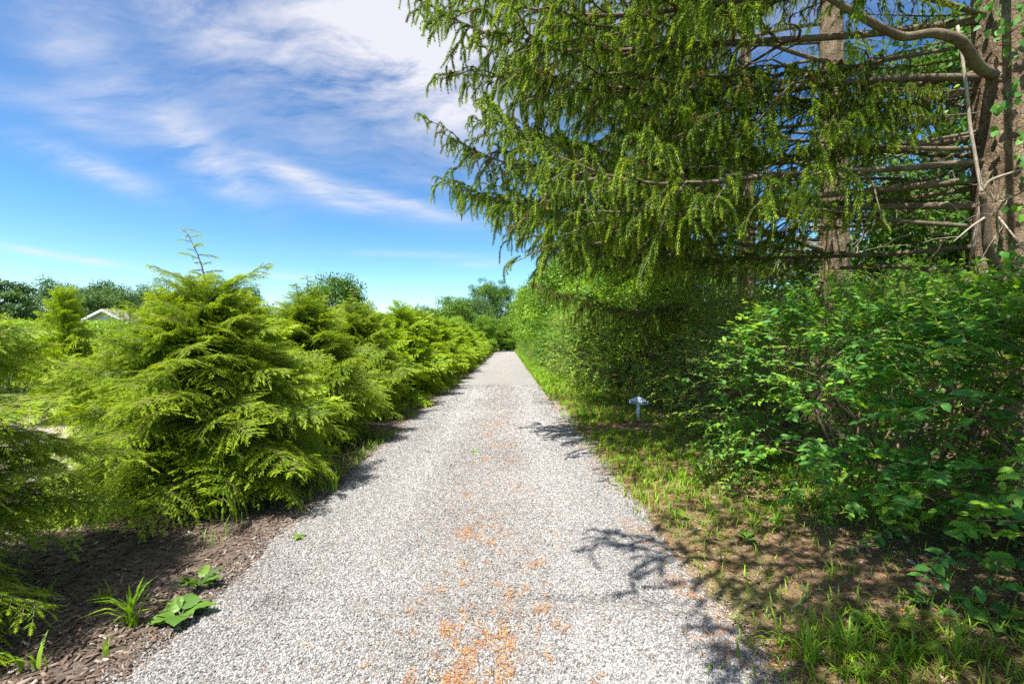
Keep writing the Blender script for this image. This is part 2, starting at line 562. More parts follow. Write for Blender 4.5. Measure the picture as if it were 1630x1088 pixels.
def mulch_mat():
    g = Nodes('mulch_soil')
    p = g.obj_co()
    n2 = g.noise(p, 12, 6, 0.7); n3 = g.noise(p, 70, 4, 0.7)
    col = g.ramp(n2.outputs[0], [(0.25, (0.06, 0.047, 0.038)), (0.5, (0.14, 0.108, 0.085)), (0.8, (0.28, 0.225, 0.18))])
    col = g.mix(g.math('MULTIPLY', g.math('SUBTRACT', n3.outputs[0], 0.55), 4.0, clamp=True), col, (0.36, 0.29, 0.23))
    return g.finish(g.pbr(col, 0.95, 0.15, g.bump(g.math('ADD', n2.outputs[0], n3.outputs[0]), 0.9, 0.03)))


def lawn_mat():
    g = Nodes('lawn_ground')
    p = g.obj_co()
    n1 = g.noise(p, 0.25, 5, 0.6); n2 = g.noise(p, 8, 5, 0.7)
    col = g.ramp(n2.outputs[0], [(0.3, (0.05, 0.085, 0.02)), (0.7, (0.12, 0.17, 0.035))])
    col = g.mix(g.math('MULTIPLY', g.math('SUBTRACT', n1.outputs[0], 0.5), 3.0, clamp=True), col, (0.17, 0.15, 0.07))
    return g.finish(g.pbr(col, 0.95, 0.15, g.bump(n2.outputs[0], 0.8, 0.05)))


def paved_mat():
    g = Nodes('pale_paving')
    p = g.obj_co()
    n1 = g.noise(p, 0.8, 5, 0.6); n2 = g.noise(p, 60, 4, 0.7)
    col = g.ramp(n1.outputs[0], [(0.3, (0.27, 0.215, 0.18)), (0.7, (0.36, 0.295, 0.25))])
    col = g.mix(0.4, col, g.mix(n2.outputs[0], (0.5, 0.5, 0.5), (1, 1, 1)), 'MULTIPLY')
    return g.finish(g.pbr(col, 0.9, 0.2, g.bump(n2.outputs[0], 0.4, 0.01)))


# ------------------------------------------------------------------ ground, road, verge
def grid_mesh(name, xs_of_y, ys, nx, zf, mat):
    rows = []
    for y in ys:
        x0, x1 = xs_of_y(y)
        xs = np.linspace(x0, x1, nx)
        rows.append(np.stack([xs, np.full(nx, y), np.zeros(nx)], -1))
    V = np.array(rows)
    V[..., 2] = zf(V[..., 0], V[..., 1])
    ny = len(ys)
    i = np.arange(ny - 1)[:, None] * nx + np.arange(nx - 1)[None]
    i = i.reshape(-1)
    T = np.concatenate([np.stack([i, i + 1, i + nx + 1], -1), np.stack([i, i + nx + 1, i + nx], -1)])
    g = Geo(); g.add(V.reshape(-1, 3), T)
    return g.build(name, [mat], True)


g0 = Geo()
g0.add([(-900, -200, 0), (900, -200, 0), (900, 1500, 0), (-900, 1500, 0)], [(0, 1, 2), (0, 2, 3)])
struct('ground', g0.build('ground', [lawn_mat()]))

ys = np.concatenate([np.arange(-3, 12, 0.12), np.arange(12, 76, 0.8)])


def road_x(y):
    c = float(road_cx(y))
    return c - HALF - float(road_edge_noise(y, -1)), c + HALF + float(road_edge_noise(y, 1))


def road_z(x, y):
    c = road_cx(y)
    t = np.clip(np.abs(x - c) / HALF, 0, 1)
    return 0.012 + 0.035 * (1 - t ** 2) + 0.012 * (fnoise(x * 2.3, y * 1.4, 3, 3) - 0.5) - 0.012 * dark_band(x, y)


struct('gravel_road', grid_mesh('gravel_road', road_x, ys, 41, road_z, road_mat()))


def verge_z(x, y):
    c = road_cx(y) + HALF
    return 0.004 + np.clip((x - c + 0.1) * 0.06, 0, 0.12) + 0.03 * (fnoise(x * 1.6, y * 1.6, 8, 4) - 0.4) * np.clip((x - c + 0.1) * 2, 0, 1)


struct('verge', grid_mesh('verge', lambda y: (float(road_cx(y)) + HALF - 0.45, 9.0), ys, 90, verge_z, verge_mat()))


def bed_z(x, y):
    c = road_cx(y) - HALF
    d = c - x
    return 0.004 + np.clip((d + 0.05) * 0.05, 0, 0.06) + 0.03 * (fnoise(x * 2, y * 2, 12, 4) - 0.4) * np.clip((d + 0.1) * 2, 0, 1) * np.clip((x + 4.9) * 2, 0, 1)


struct('mulch_bed', grid_mesh('mulch_bed', lambda y: (-5.0, float(road_cx(y)) - HALF + 0.4), np.concatenate([np.arange(-3, 12, 0.12), np.arange(12, 60, 0.8)]), 60, bed_z, mulch_mat()))
g0 = Geo()
g0.add([(-15, -6, .008), (-5.02, -6, .008), (-5.02, 13.2, .008), (-15, 12.6, .008)], [(0, 1, 2), (0, 2, 3)])
struct('side_drive', g0.build('side_drive', [paved_mat()]))


def gravel_stones():
    r = rs(11)
    n = 300000
    # spread evenly near, thinning out with distance
    y = 1.7 + 15.3 * r.random(n) ** 1.75
    y = y[r.random(n) < np.clip((17.0 - y) / 11.0, 0.0, 1)]
    n = len(y)
    c = road_cx(y)
    t = r.uniform(-1.16, 1.16, n)
    e = HALF * 1.0
    x = c + t * e
    lim = np.where(t < 0, HALF + road_edge_noise(y, -1), HALF + road_edge_noise(y, 1)) / HALF
    over = np.abs(t) - lim + 0.06
    keep = (over < 0) | (r.random(n) < np.exp(-np.clip(over, 0, 9) * 9))
    x, y, t, c = x[keep], y[keep], t[keep], c[keep]
    n = len(x)
    s = 0.0041 + 0.0032 * r.random(n) ** 2 + 0.0010 * np.clip(y - 4, 0, 13)
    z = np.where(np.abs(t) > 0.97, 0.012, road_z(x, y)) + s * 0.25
    me = bpy.data.meshes.new('gravel')
    me.vertices.add(n)
    me.vertices.foreach_set('co', np.stack([x, y, z], -1).astype(np.float32).ravel())
    sc = np.stack([s * r.uniform(0.9, 1.5, n), s * r.uniform(0.7, 1.1, n), s * r.uniform(0.5, 0.9, n)], -1)
    rot = np.stack([r.normal(0, 0.5, n), r.normal(0, 0.5, n), r.uniform(0, 6.28, n)], -1)
    ru = rust(x, y)
    rusty = np.where(r.random(n) < ru * 0.42, r.uniform(0.3, 0.9, n), 0.0) + 0.3 * (r.random(n) < 0.02 + 0.10 * np.exp(-((x - c - 0.1) / 0.5) ** 2))
    tracks = np.exp(-((np.abs(x - c - 0.03) - 0.72) / 0.26) ** 2)
    shade = np.clip(r.beta(2.2, 1.7, n) + 0.22 * (fnoise(x * 1.5, y, 44) - 0.5) + 0.11 * tracks - 0.05, 0, 1) * (1 - 0.85 * dark_band(x, y))
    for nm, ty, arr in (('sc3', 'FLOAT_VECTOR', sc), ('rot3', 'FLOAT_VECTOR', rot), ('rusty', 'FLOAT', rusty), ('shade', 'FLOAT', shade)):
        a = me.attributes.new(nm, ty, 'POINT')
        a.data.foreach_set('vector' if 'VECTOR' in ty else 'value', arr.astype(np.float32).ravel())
    o = obj('gravel', me)
    o['kind'] = 'stuff'; o['label'] = 'loose pale grey gravel covering the driveway'
    ng = bpy.data.node_groups.new('scatter', 'GeometryNodeTree')
    ng.interface.new_socket('Geometry', in_out='INPUT', socket_type='NodeSocketGeometry')
    ng.interface.new_socket('Geometry', in_out='OUTPUT', socket_type='NodeSocketGeometry')
    N = ng.nodes.new
    gi, go = N('NodeGroupInput'), N('NodeGroupOutput')
    ico = N('GeometryNodeMeshIcoSphere'); ico.inputs['Radius'].default_value = 1.0; ico.inputs['Subdivisions'].default_value = 1
    sm = N('GeometryNodeSetMaterial'); sm.inputs['Material'].default_value = stone_mat()
    mtp = N('GeometryNodeMeshToPoints')
    ip = N('GeometryNodeInstanceOnPoints')
    def attr(nm, ty):
        a = N('GeometryNodeInputNamedAttribute'); a.data_type = ty; a.inputs['Name'].default_value = nm
        return next(s for s in a.outputs if s.enabled and s.name == 'Attribute')
    ng.links.new(ico.outputs['Mesh'], sm.inputs['Geometry'])
    ng.links.new(gi.outputs[0], mtp.inputs['Mesh'])
    ng.links.new(mtp.outputs[0], ip.inputs['Points'])
    ng.links.new(sm.outputs[0], ip.inputs['Instance'])
    ng.links.new(attr('sc3', 'FLOAT_VECTOR'), ip.inputs['Scale'])
    er = N('FunctionNodeEulerToRotation')
    ng.links.new(attr('rot3', 'FLOAT_VECTOR'), er.inputs[0])
    ng.links.new(er.outputs[0], ip.inputs['Rotation'])
    ng.links.new(ip.outputs[0], go.inputs[0])
    md = o.modifiers.new('scatter', 'NODES'); md.node_group = ng


gravel_stones()

# fallen needles, mulch chips, grass ---------------------------------------


def scatter_needles():
    r = rs(21)
    x = r.uniform(-2.0, 4.2, 260000); y = 1.8 + 12 * r.random(260000) ** 1.6
    c = road_cx(y) + HALF
    onroad = x < c - 0.05
    p = np.where(onroad, np.minimum(rust(x, y) * 1.7, 1.6) + 0.004, np.clip(0.55 * np.clip(1.4 - (x - c) * 0.55, 0.15, 1) * (fnoise(x * 3, y * 3, 61) * 2.4 - 0.45), 0.02, 1))
    k = r.random(len(x)) < p * 0.42
    x, y, onroad = x[k], y[k], onroad[k]
    n = len(x)
    z = np.where(onroad, road_z(x, y) + 0.014, verge_z(x, y) + 0.008)
    a = r.uniform(0, 6.28, n)
    D = np.stack([np.cos(a), np.sin(a), r.normal(0, 0.12, n)], -1)
    Nn = np.stack([r.normal(0, .5, n), r.normal(0, .5, n), np.ones(n)], -1)
    tv = np.array([(-.5, -.035, 0), (.5, -.035, 0), (.5, .035, 0), (-.5, .035, 0)]); tt = np.array([(0, 1, 2), (0, 2, 3)])
    S = r.uniform(0.018, 0.042, n) * (1 + 0.08 * np.clip(y - 3, 0, 10))
    g = Geo(); g.add(*stamp(tv, tt, np.stack([x, y, z], -1), D, Nn, S, r.random(n)))
    o = obj('fallen_needles', g.build('fallen_needles', [M_NEED])); o['kind'] = 'stuff'; o['label'] = 'orange dead conifer needles lying on gravel and verge'


scatter_needles()


def scatter_chips():
    r = rs(22)
    n = 14000
    y = 1.6 + 7 * r.random(n) ** 1.7
    x = road_cx(y) - HALF + 0.12 - r.random(n) ** 1.2 * 3.2
    z = bed_z(x, y) + 0.006
    a = r.uniform(0, 6.28, n)
    D = np.stack([np.cos(a), np.sin(a), r.normal(0, 0.25, n)], -1)
    Nn = np.stack([r.normal(0, .5, n), r.normal(0, .5, n), np.ones(n)], -1)
    tv = np.array([(-.5, -.15, 0), (.5, -.1, 0), (.45, .14, 0), (-.5, .12, 0), (-.45, -.1, .12), (.42, -.08, .12), (.4, .1, .12), (-.42, .09, .12)])
    tt = np.array([(4, 5, 6), (4, 6, 7), (0, 1, 5), (0, 5, 4), (1, 2, 6), (1, 6, 5), (2, 3, 7), (2, 7, 6), (3, 0, 4), (3, 4, 7)])
    S = r.uniform(0.015, 0.055, n)
    g = Geo(); g.add(*stamp(tv, tt, np.stack([x, y, z], -1), D, Nn, S, r.beta(1.5, 2.2, n)))
    o = obj('mulch_chips', g.build('mulch_chips', [M_CHIP])); o['kind'] = 'stuff'; o['label'] = 'brown and grey bark mulch chips under the hemlocks'


scatter_chips()


def scatter_litter():
    r = rs(24)
    n = 30000
    y = 1.7 + 9 * r.random(n) ** 1.6
    x = road_cx(y) + HALF - 0.15 + r.random(n) ** 1.1 * 2.9
    a = r.uniform(0, 6.28, n)
    D = np.stack([np.cos(a), np.sin(a), r.normal(0, 0.3, n)], -1)
    Nn = np.stack([r.normal(0, .6, n), r.normal(0, .6, n), np.ones(n)], -1)
    S = r.uniform(0.006, 0.03, n) * np.where(r.random(n) < .08, 1.9, 1)
    g = Geo(); g.add(*stamp(LEAF_LO[0], LEAF_LO[1], np.stack([x, y, verge_z(x, y) + .006], -1), D, Nn, S, r.beta(2.2, 2.0, n)))
    o = obj('leaf_litter', g.build('leaf_litter', [M_CHIP])); o['kind'] = 'stuff'; o['label'] = 'brown leaf crumbs scattered over the right verge'


scatter_litter()


def blades(P, L, r, tint, lean=0.5, wid=0.035):
    """curved grass blades: three quads tapering to a point"""
    n = len(P)
    a = r.uniform(0, 6.28, n); le = r.uniform(0.15, 1.0, n) * lean
    H = np.stack([np.cos(a), np.sin(a), np.zeros(n)], -1)
    side = np.stack([-np.sin(a), np.cos(a), np.zeros(n)], -1)
    V = np.zeros((n, 7, 3))
    for k, t in enumerate((0, 0.38, 0.72)):
        c = P + L[:, None] * (H * (le * t ** 2)[:, None] * 1.1 + np.array([0, 0, 1]) * (t - 0.42 * le * t ** 2)[:, None])
        w = (L * wid * (1 - 0.45 * t))[:, None] * side
        V[:, 2 * k] = c - w; V[:, 2 * k + 1] = c + w
    V[:, 6] = P + L[:, None] * (H * le[:, None] * 1.1 + np.array([0, 0, 1]) * (1 - 0.42 * le - 0.25 * le ** 2)[:, None])
    tt = np.array([(0, 1, 3), (0, 3, 2), (2, 3, 5), (2, 5, 4), (4, 5, 6)])
    T = (np.arange(n)[:, None, None] * 7 + tt).reshape(-1, 3)
    return V.reshape(-1, 3), T, np.repeat(tint, 7)


def scatter_grass():
    r = rs(23)
    g = Geo()
    n = 460000
    y = 1.7 + 34 * r.random(n) ** 1.7
    x = road_cx(y) + HALF - 0.25 + r.random(n) * 2.6
    d = x - road_cx(y) - HALF
    m = fnoise(x * 1.3, y * 1.1, 51, 3)
    dens = np.clip((m - 0.27) * 4.5, 0, 1) * np.clip((y - 3.4) / 2.0, 0.05, 1) * np.clip((d + 0.12) * 2.2, 0, 1)
    # the sunlit tuft patch at the near corner
    dens += 0.45 * np.exp(-((x - 1.75) / 0.34) ** 2 - ((y - 2.2) / 0.22) ** 2)
    dens += 0.22 * np.exp(-((x - 2.25) / 0.5) ** 2 - ((y - 2.3) / 0.25) ** 2)
    dens *= 1 - 0.9 * np.exp(-((x - 2.4) / 0.22) ** 2 - ((y - 8.75) / 0.4) ** 2)
    k = r.random(n) < dens * 0.42
    x, y = x[k], y[k]
    # blades grow in tufts
    cell = 0.085 + 0.012 * np.clip(y - 3, 0, 10)
    i, j = np.floor(x / cell), np.floor(y / cell)
    jx = vnoise(i * 7.3 + .5, j * 3.1 + .5, 63); jy = vnoise(i * 5.7 + .5, j * 9.1 + .5, 65)
    tx, ty = (i + jx) * cell, (j + jy) * cell
    m = r.random(len(x)) < 0.8
    x = np.where(m, tx + r.normal(0, .014, len(x)), x); y = np.where(m, ty + r.normal(0, .014, len(x)), y)
    L = r.uniform(0.045, 0.115, len(x)) * (0.7 + 0.8 * fnoise(x * 2, y * 2, 53)) + 0.003 * np.clip(y - 6, 0, 20)
    tint = np.clip(r.normal(0.55, 0.2, len(x)) - 0.3 * (fnoise(x * 2.2, y * 2.2, 55) > 0.62), 0, 1)
    g.add(*blades(np.stack([x, y, verge_z(x, y)], -1), L, r, tint, 1.15, 0.038))
    n = 42000
    y = 12 + 63 * r.random(n) ** 1.3
    k = r.random(n) < np.clip((y - 12) / 12, 0, 1) * np.clip(fnoise(y * .5, y * 0 + 2, 59) * 2.2 - .2, .25, 1)
    y = y[k]; n = len(y)
    x = road_cx(y) + HALF - 0.1 + r.random(n) ** 1.5 * 2.6
    g.add(*blades(np.stack([x, y, verge_z(x, y)], -1), r.uniform(.10, .26, n) * (1 + y / 90), r, np.clip(r.normal(.58, .16, n), 0, 1), 0.8, 0.06))
    # thin left fringe along the gravel and dry clumps beside the road
    n = 4000
    y = 3.5 + 30 * r.random(n) ** 1.4; x = road_cx(y) - HALF - 0.05 - np.abs(r.normal(0, 0.22, n))
    k = fnoise(x * 2, y * 0.8, 57) > 0.5
    x, y = x[k], y[k]
    g.add(*blades(np.stack([x, y, bed_z(x, y)], -1), r.uniform(.05, .16, len(x)), r, np.clip(r.normal(.5, .2, len(x)), 0, 1), 0.8, 0.03))
    o = obj('grass', g.build('grass', [M_GRS])); o['kind'] = 'stuff'; o['label'] = 'patchy green and straw grass along the right verge'


scatter_grass()

# ------------------------------------------------------------------ hemlocks


def hemlock_branch(L, seed, tmpl=TWIG_HI, step=0.04, tstep=0.023, tw=0.052):
    r = rs(seed)
    wood, fol = Geo(), Geo()
    sag = r.uniform(0.16, 0.30)
    def axis(t):
        t = np.asarray(t, float)
        return np.stack([L * t * (1 - 0.05 * t), L * 0.05 * np.sin(3.1 * t + seed), L * (0.10 * t - sag * t ** 2)], -1)
    tt = np.linspace(0, 1, 9)
    wood.add(*tube(axis(tt), np.linspace(0.007 * (0.6 + L), 0.0016, 9), 5))
    P, D, Nn, S, A = [], [], [], [], []
    ns = int(L / step)
    for i in range(ns):
        for s in (1, -1):
            t = 0.10 + 0.9 * (i + r.random() * 0.8) / ns
            if t > 0.99:
                continue
            ll = L * (0.33 * np.sin(np.pi * min(1, t * 0.72 + 0.28)) ** 0.9 * 0.85 + 0.045) * r.uniform(0.55, 1.15)
            if t < 0.28:
                ll *= 0.55
            p0 = axis(t); d0 = axis(min(1, t + .02)) - p0; d0 = d0 / np.linalg.norm(d0)
            ang = r.uniform(0.75, 1.1)
            sd = np.array([-d0[1], d0[0], 0]) * s
            dl = d0 * np.cos(ang) + sd * np.sin(ang); dl[2] += r.normal(0, 0.16)
            q = np.linspace(0, 1, 4)
            dr = r.uniform(0.1, 0.45)
            path = p0 + ll * (q[:, None] * dl + np.array([0, 0, -dr]) * (q ** 2)[:, None])
            wood.add(*tube(path, np.linspace(0.0028, 0.0010, 4), 3, False))
            m = max(2, int(ll / tstep))
            u = (np.arange(m) + r.random(m) * 0.6) / m
            c = p0 + ll * (u[:, None] * dl + np.array([0, 0, -dr]) * (u ** 2)[:, None])
            tl = dl + np.array([0, 0, -2 * dr]) * u[:, None]
            tl = nrm(tl)
            sy = np.cross(np.array([0, 0, 1.0]), tl)
            for s2 in (1, -1):
                an = r.uniform(0.6, 0.95, m)[:, None]
                dd = tl * np.cos(an) + s2 * sy * np.sin(an) + np.array([0, 0, 1]) * r.normal(-0.10, 0.16, m)[:, None]
                P.append(c); D.append(dd); S.append(tw * (1.05 - 0.4 * u) * r.uniform(0.7, 1.25, m))
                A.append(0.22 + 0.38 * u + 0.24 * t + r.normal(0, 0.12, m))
                Nn.append(np.array([0, 0, 1.0]) + r.normal(0, 0.38, (m, 3)))
            P.append(c[-1:]); D.append(tl[-1:]); S.append(np.array([tw * 1.15])); A.append(np.array([0.8])); Nn.append(np.array([[0, 0, 1.0]]))
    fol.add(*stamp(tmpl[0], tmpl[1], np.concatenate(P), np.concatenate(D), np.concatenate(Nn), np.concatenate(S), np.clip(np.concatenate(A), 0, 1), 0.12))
    return wood, fol


HB = [hemlock_branch(1.25, 100 + i) for i in range(4)] + [hemlock_branch(0.75, 110 + i) for i in range(3)]
HB_ME = [(w.build('branch', [M_TWIG]), f.build('foliage', [M_HEM])) for w, f in HB]
HB_LEN = [1.25] * 4 + [0.75] * 3
HL = [hemlock_branch(1.25, 120 + i, TWIG_LO, 0.055, 0.030, 0.075) for i in range(3)]


def hemlock_layout(seed, H=2.25, RAD=1.32, nb=120, low_first=0.16):
    """matrices and wished lengths of the branches of one hemlock"""
    r = rs(seed)
    out = []
    for i in range(nb):
        u = (i + 0.5) / nb
        z = low_first + (H - low_first) * u ** 0.92
        v = z / H
        rad = RAD * (0.90 + 0.10 * np.sin(np.pi * min(1, v * 1.6))) * (1 - 0.68 * max(0, (v - 0.34) / 0.66) ** 1.2)
        ln = rad * r.uniform(0.72, 1.10)
        az = i * 2.39996 + r.normal(0, 0.35)
        el = 0.02 + 0.72 * (v - 0.16) + r.normal(0, 0.22)
        if v < 0.2:
            el -= 0.02
        roll = r.normal(0, 0.5)
        out.append((az, el, roll, z, ln))
        if 0.52 < v < 0.92 and i % 2:
            out.append((az + r.uniform(1, 5), r.uniform(-.15, .5), r.normal(0, .5), z + r.normal(0, .08), ln * r.uniform(.6, .95)))
    return out


def bmat(az, el, roll, z, s):
    return Matrix.Translation((0, 0, z)) @ Matrix.Rotation(az, 4, 'Z') @ Matrix.Rotation(-el, 4, 'Y') @ Matrix.Rotation(roll, 4, 'X') @ Matrix.Scale(s, 4)


def leader_mesh(seed, h=0.62, base=2.0):
    r = rs(seed)
    w, f = Geo(), Geo()
    q = np.linspace(0, 1, 9)
    P = np.stack([0.02 * np.sin(q * 5) - 0.17 * q ** 3 * h / .62, 0.02 * np.cos(q * 4) - .02, base - 0.25 + (h + 0.25) * q - 0.05 * q ** 4], -1)
    w.add(*tube(P, np.linspace(0.011, 0.0025, 9), 5))
    hb = hemlock_branch(0.24, seed + 5, TWIG_HI, 0.04, 0.02, 0.05)
    for i in range(17):
        t = 0.30 + 0.68 * i / 16
        p = P[0] * 0 + np.array([np.interp(t, q, P[:, k]) for k in range(3)])
        m = Matrix.Translation(p) @ Matrix.Rotation(i * 2.4 + r.normal(0, .3), 4, 'Z') @ Matrix.Rotation(-r.uniform(-0.1, 0.5), 4, 'Y') @ Matrix.Scale(r.uniform(0.45, 0.95) * (1.1 - 0.4 * t), 4)
        w.merge(hb[0], m); f.merge(hb[1], m)
    return w.build('leader', [M_TWIG]), f.build('foliage', [M_HEM])


LEADER = [leader_mesh(131, 0.62), leader_mesh(132, 0.42)]


def hem_trunk(H, seed):
    r = rs(seed); q = np.linspace(0, 1, 12)
    g = Geo()
    g.add(*tube(np.stack([0.03 * np.sin(q * 4 + seed), 0.03 * np.cos(q * 3 + seed) - .03, q * H - 0.05], -1), np.linspace(0.055, 0.008, 12), 8))
    return g.build('trunk', [M_TWIG], True)


def near_hemlock(loc, rz, seed, label, H, RAD, leader, nb=120, shoots=()):
    t = thing('hemlock_tree', label, 'tree', loc, rz, 'hemlocks planted in a row along the left of the drive')
    obj('trunk', hem_trunk(H, seed), t)
    r = rs(seed + 1)
    for az, el, roll, z, ln in hemlock_layout(seed, H, RAD, nb):
        i = int(r.integers(0, 4)) if ln > 0.8 else 4 + int(r.integers(0, 3))
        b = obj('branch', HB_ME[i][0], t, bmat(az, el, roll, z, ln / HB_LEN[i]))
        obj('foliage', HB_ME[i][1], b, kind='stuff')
    for az, el, z, ln in shoots:
        b = obj('branch', HB_ME[5][0], t, bmat(az, el, 0, z, ln / 0.75)); obj('foliage', HB_ME[5][1], b, kind='stuff')
    if leader:
        sc = Matrix.Translation((0, 0, H - 1.88)) if leader > 0 else None
        l = obj('leader', LEADER[leader - 1][0], t, sc); obj('foliage', LEADER[leader - 1][1], l, kind='stuff')
    return t


near_hemlock((-3.50, 2.40, 0), 0.4, 201, 'nearest hemlock, cut off by the left edge of the photo', 2.32, 1.25, 0, 175)
near_hemlock((-3.08, 4.75, 0), 0.0, 202, 'large hemlock nearest the drive with a tall thin leader nodding above its crown', 2.0, 1.42, 1, 270, ((3.2, 0.55, 2.05, 0.62), (0.0, 0.75, 1.85, 0.85)))
near_hemlock((-3.20, 7.35, 0), 1.9, 203, 'second hemlock from the foreground, its leader crossing the round deciduous tree behind', 2.08, 1.36, 2, 230, ((2.9, 0.85, 1.9, 0.75),))
near_hemlock((-3.18, 9.5, 0), 4.0, 204, 'third full hemlock of the left row, just past the one with the slim leader', 2.2, 1.36, 2, 190)

FAR_HEM = []
for k in range(3):
    g, wd = Geo(), Geo()
    r = rs(240 + k)
    for az, el, roll, z, ln in hemlock_layout(230 + k, 2.4, 1.38, 150):
        i = int(r.integers(0, 3))
        m = bmat(az, el, roll, z, ln / 1.25)
        g.merge(HL[i][1], m, r.normal(0, 0.06)); 
        a = HL[i][0]
        wd.add(a.V[0] @ np.array(m)[:3, :3].T + np.array(m)[:3, 3], a.T[0])
    FAR_HEM.append((wd.build('branches', [M_TWIG]), g.build('foliage', [M_HEM])))
FAR_TRUNK = hem_trunk(2.4, 260)
yy = 11.3
rr = rs(261)
far_roots = {}
i = 0
while yy < 56:
    k = i % 3
    lab = 'low feathery hemlock farther along the left row, merging with its neighbours'
    loc = (-3.16 - 0.0062 * yy + rr.normal(0, 0.1), yy, 0)
    M = place(loc, rr.uniform(0, 6.28), rr.uniform(0.92, 1.12), rr.uniform(0.84, 1.06))
    if k not in far_roots:
        t = thing('hemlock_tree', lab, 'tree', (0, 0, 0), 0, 'hemlocks planted in a row along the left of the drive')
        t.matrix_basis = M
        obj('trunk', FAR_TRUNK, t); obj('branches', FAR_HEM[k][0], t, kind='stuff'); obj('foliage', FAR_HEM[k][1], t, kind='stuff')
        l = obj('leader', LEADER[1][0], t, Matrix.Translation((0, 0, 0.30))); obj('foliage', LEADER[1][1], l, kind='stuff')
        far_roots[k] = t
    else:
        copy_tree(far_roots[k], M, lab)
    yy += rr.uniform(1.9, 2.3); i += 1

copy_tree(far_roots[1], place((-3.62, 6.1, 0), 2.0, 1.0, .84), 'hemlock squeezed between the large one and the one whose leader crosses the round tree')
copy_tree(far_roots[0], place((-8.5, 9.0, 0), 1.0, .56, 1.0), 'small pointed hemlock standing just left of the white gabled house, behind the large one')

# ------------------------------------------------------------------ spruces


def strings(P0, D0, Ln, r, seg=0.032, hang=0.6):
    """pendulous needle-covered shoots: returns tuft frames"""
    P, D, A, S = [], [], [], []
    k = int(np.max(Ln) / seg) + 1
    p = P0.copy(); n = len(P0)
    down = np.array([0, 0, -1.0]) + r.normal(0, 0.22, (n, 3))
    old = np.where(r.random(n) < 0.06, -0.9, r.normal(0, .16, n))
    for i in range(k):
        s = i * seg
        u = np.clip(s / (hang * Ln), 0, 1)[:, None]
        d = nrm(D0 * (1 - u) + down * u)
        live = s < Ln
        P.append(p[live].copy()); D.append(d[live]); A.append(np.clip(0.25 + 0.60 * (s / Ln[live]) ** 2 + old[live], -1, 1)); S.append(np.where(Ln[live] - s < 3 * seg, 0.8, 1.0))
        p = p + d * seg
    return np.concatenate(P), np.concatenate(D), np.concatenate(A), np.concatenate(S)


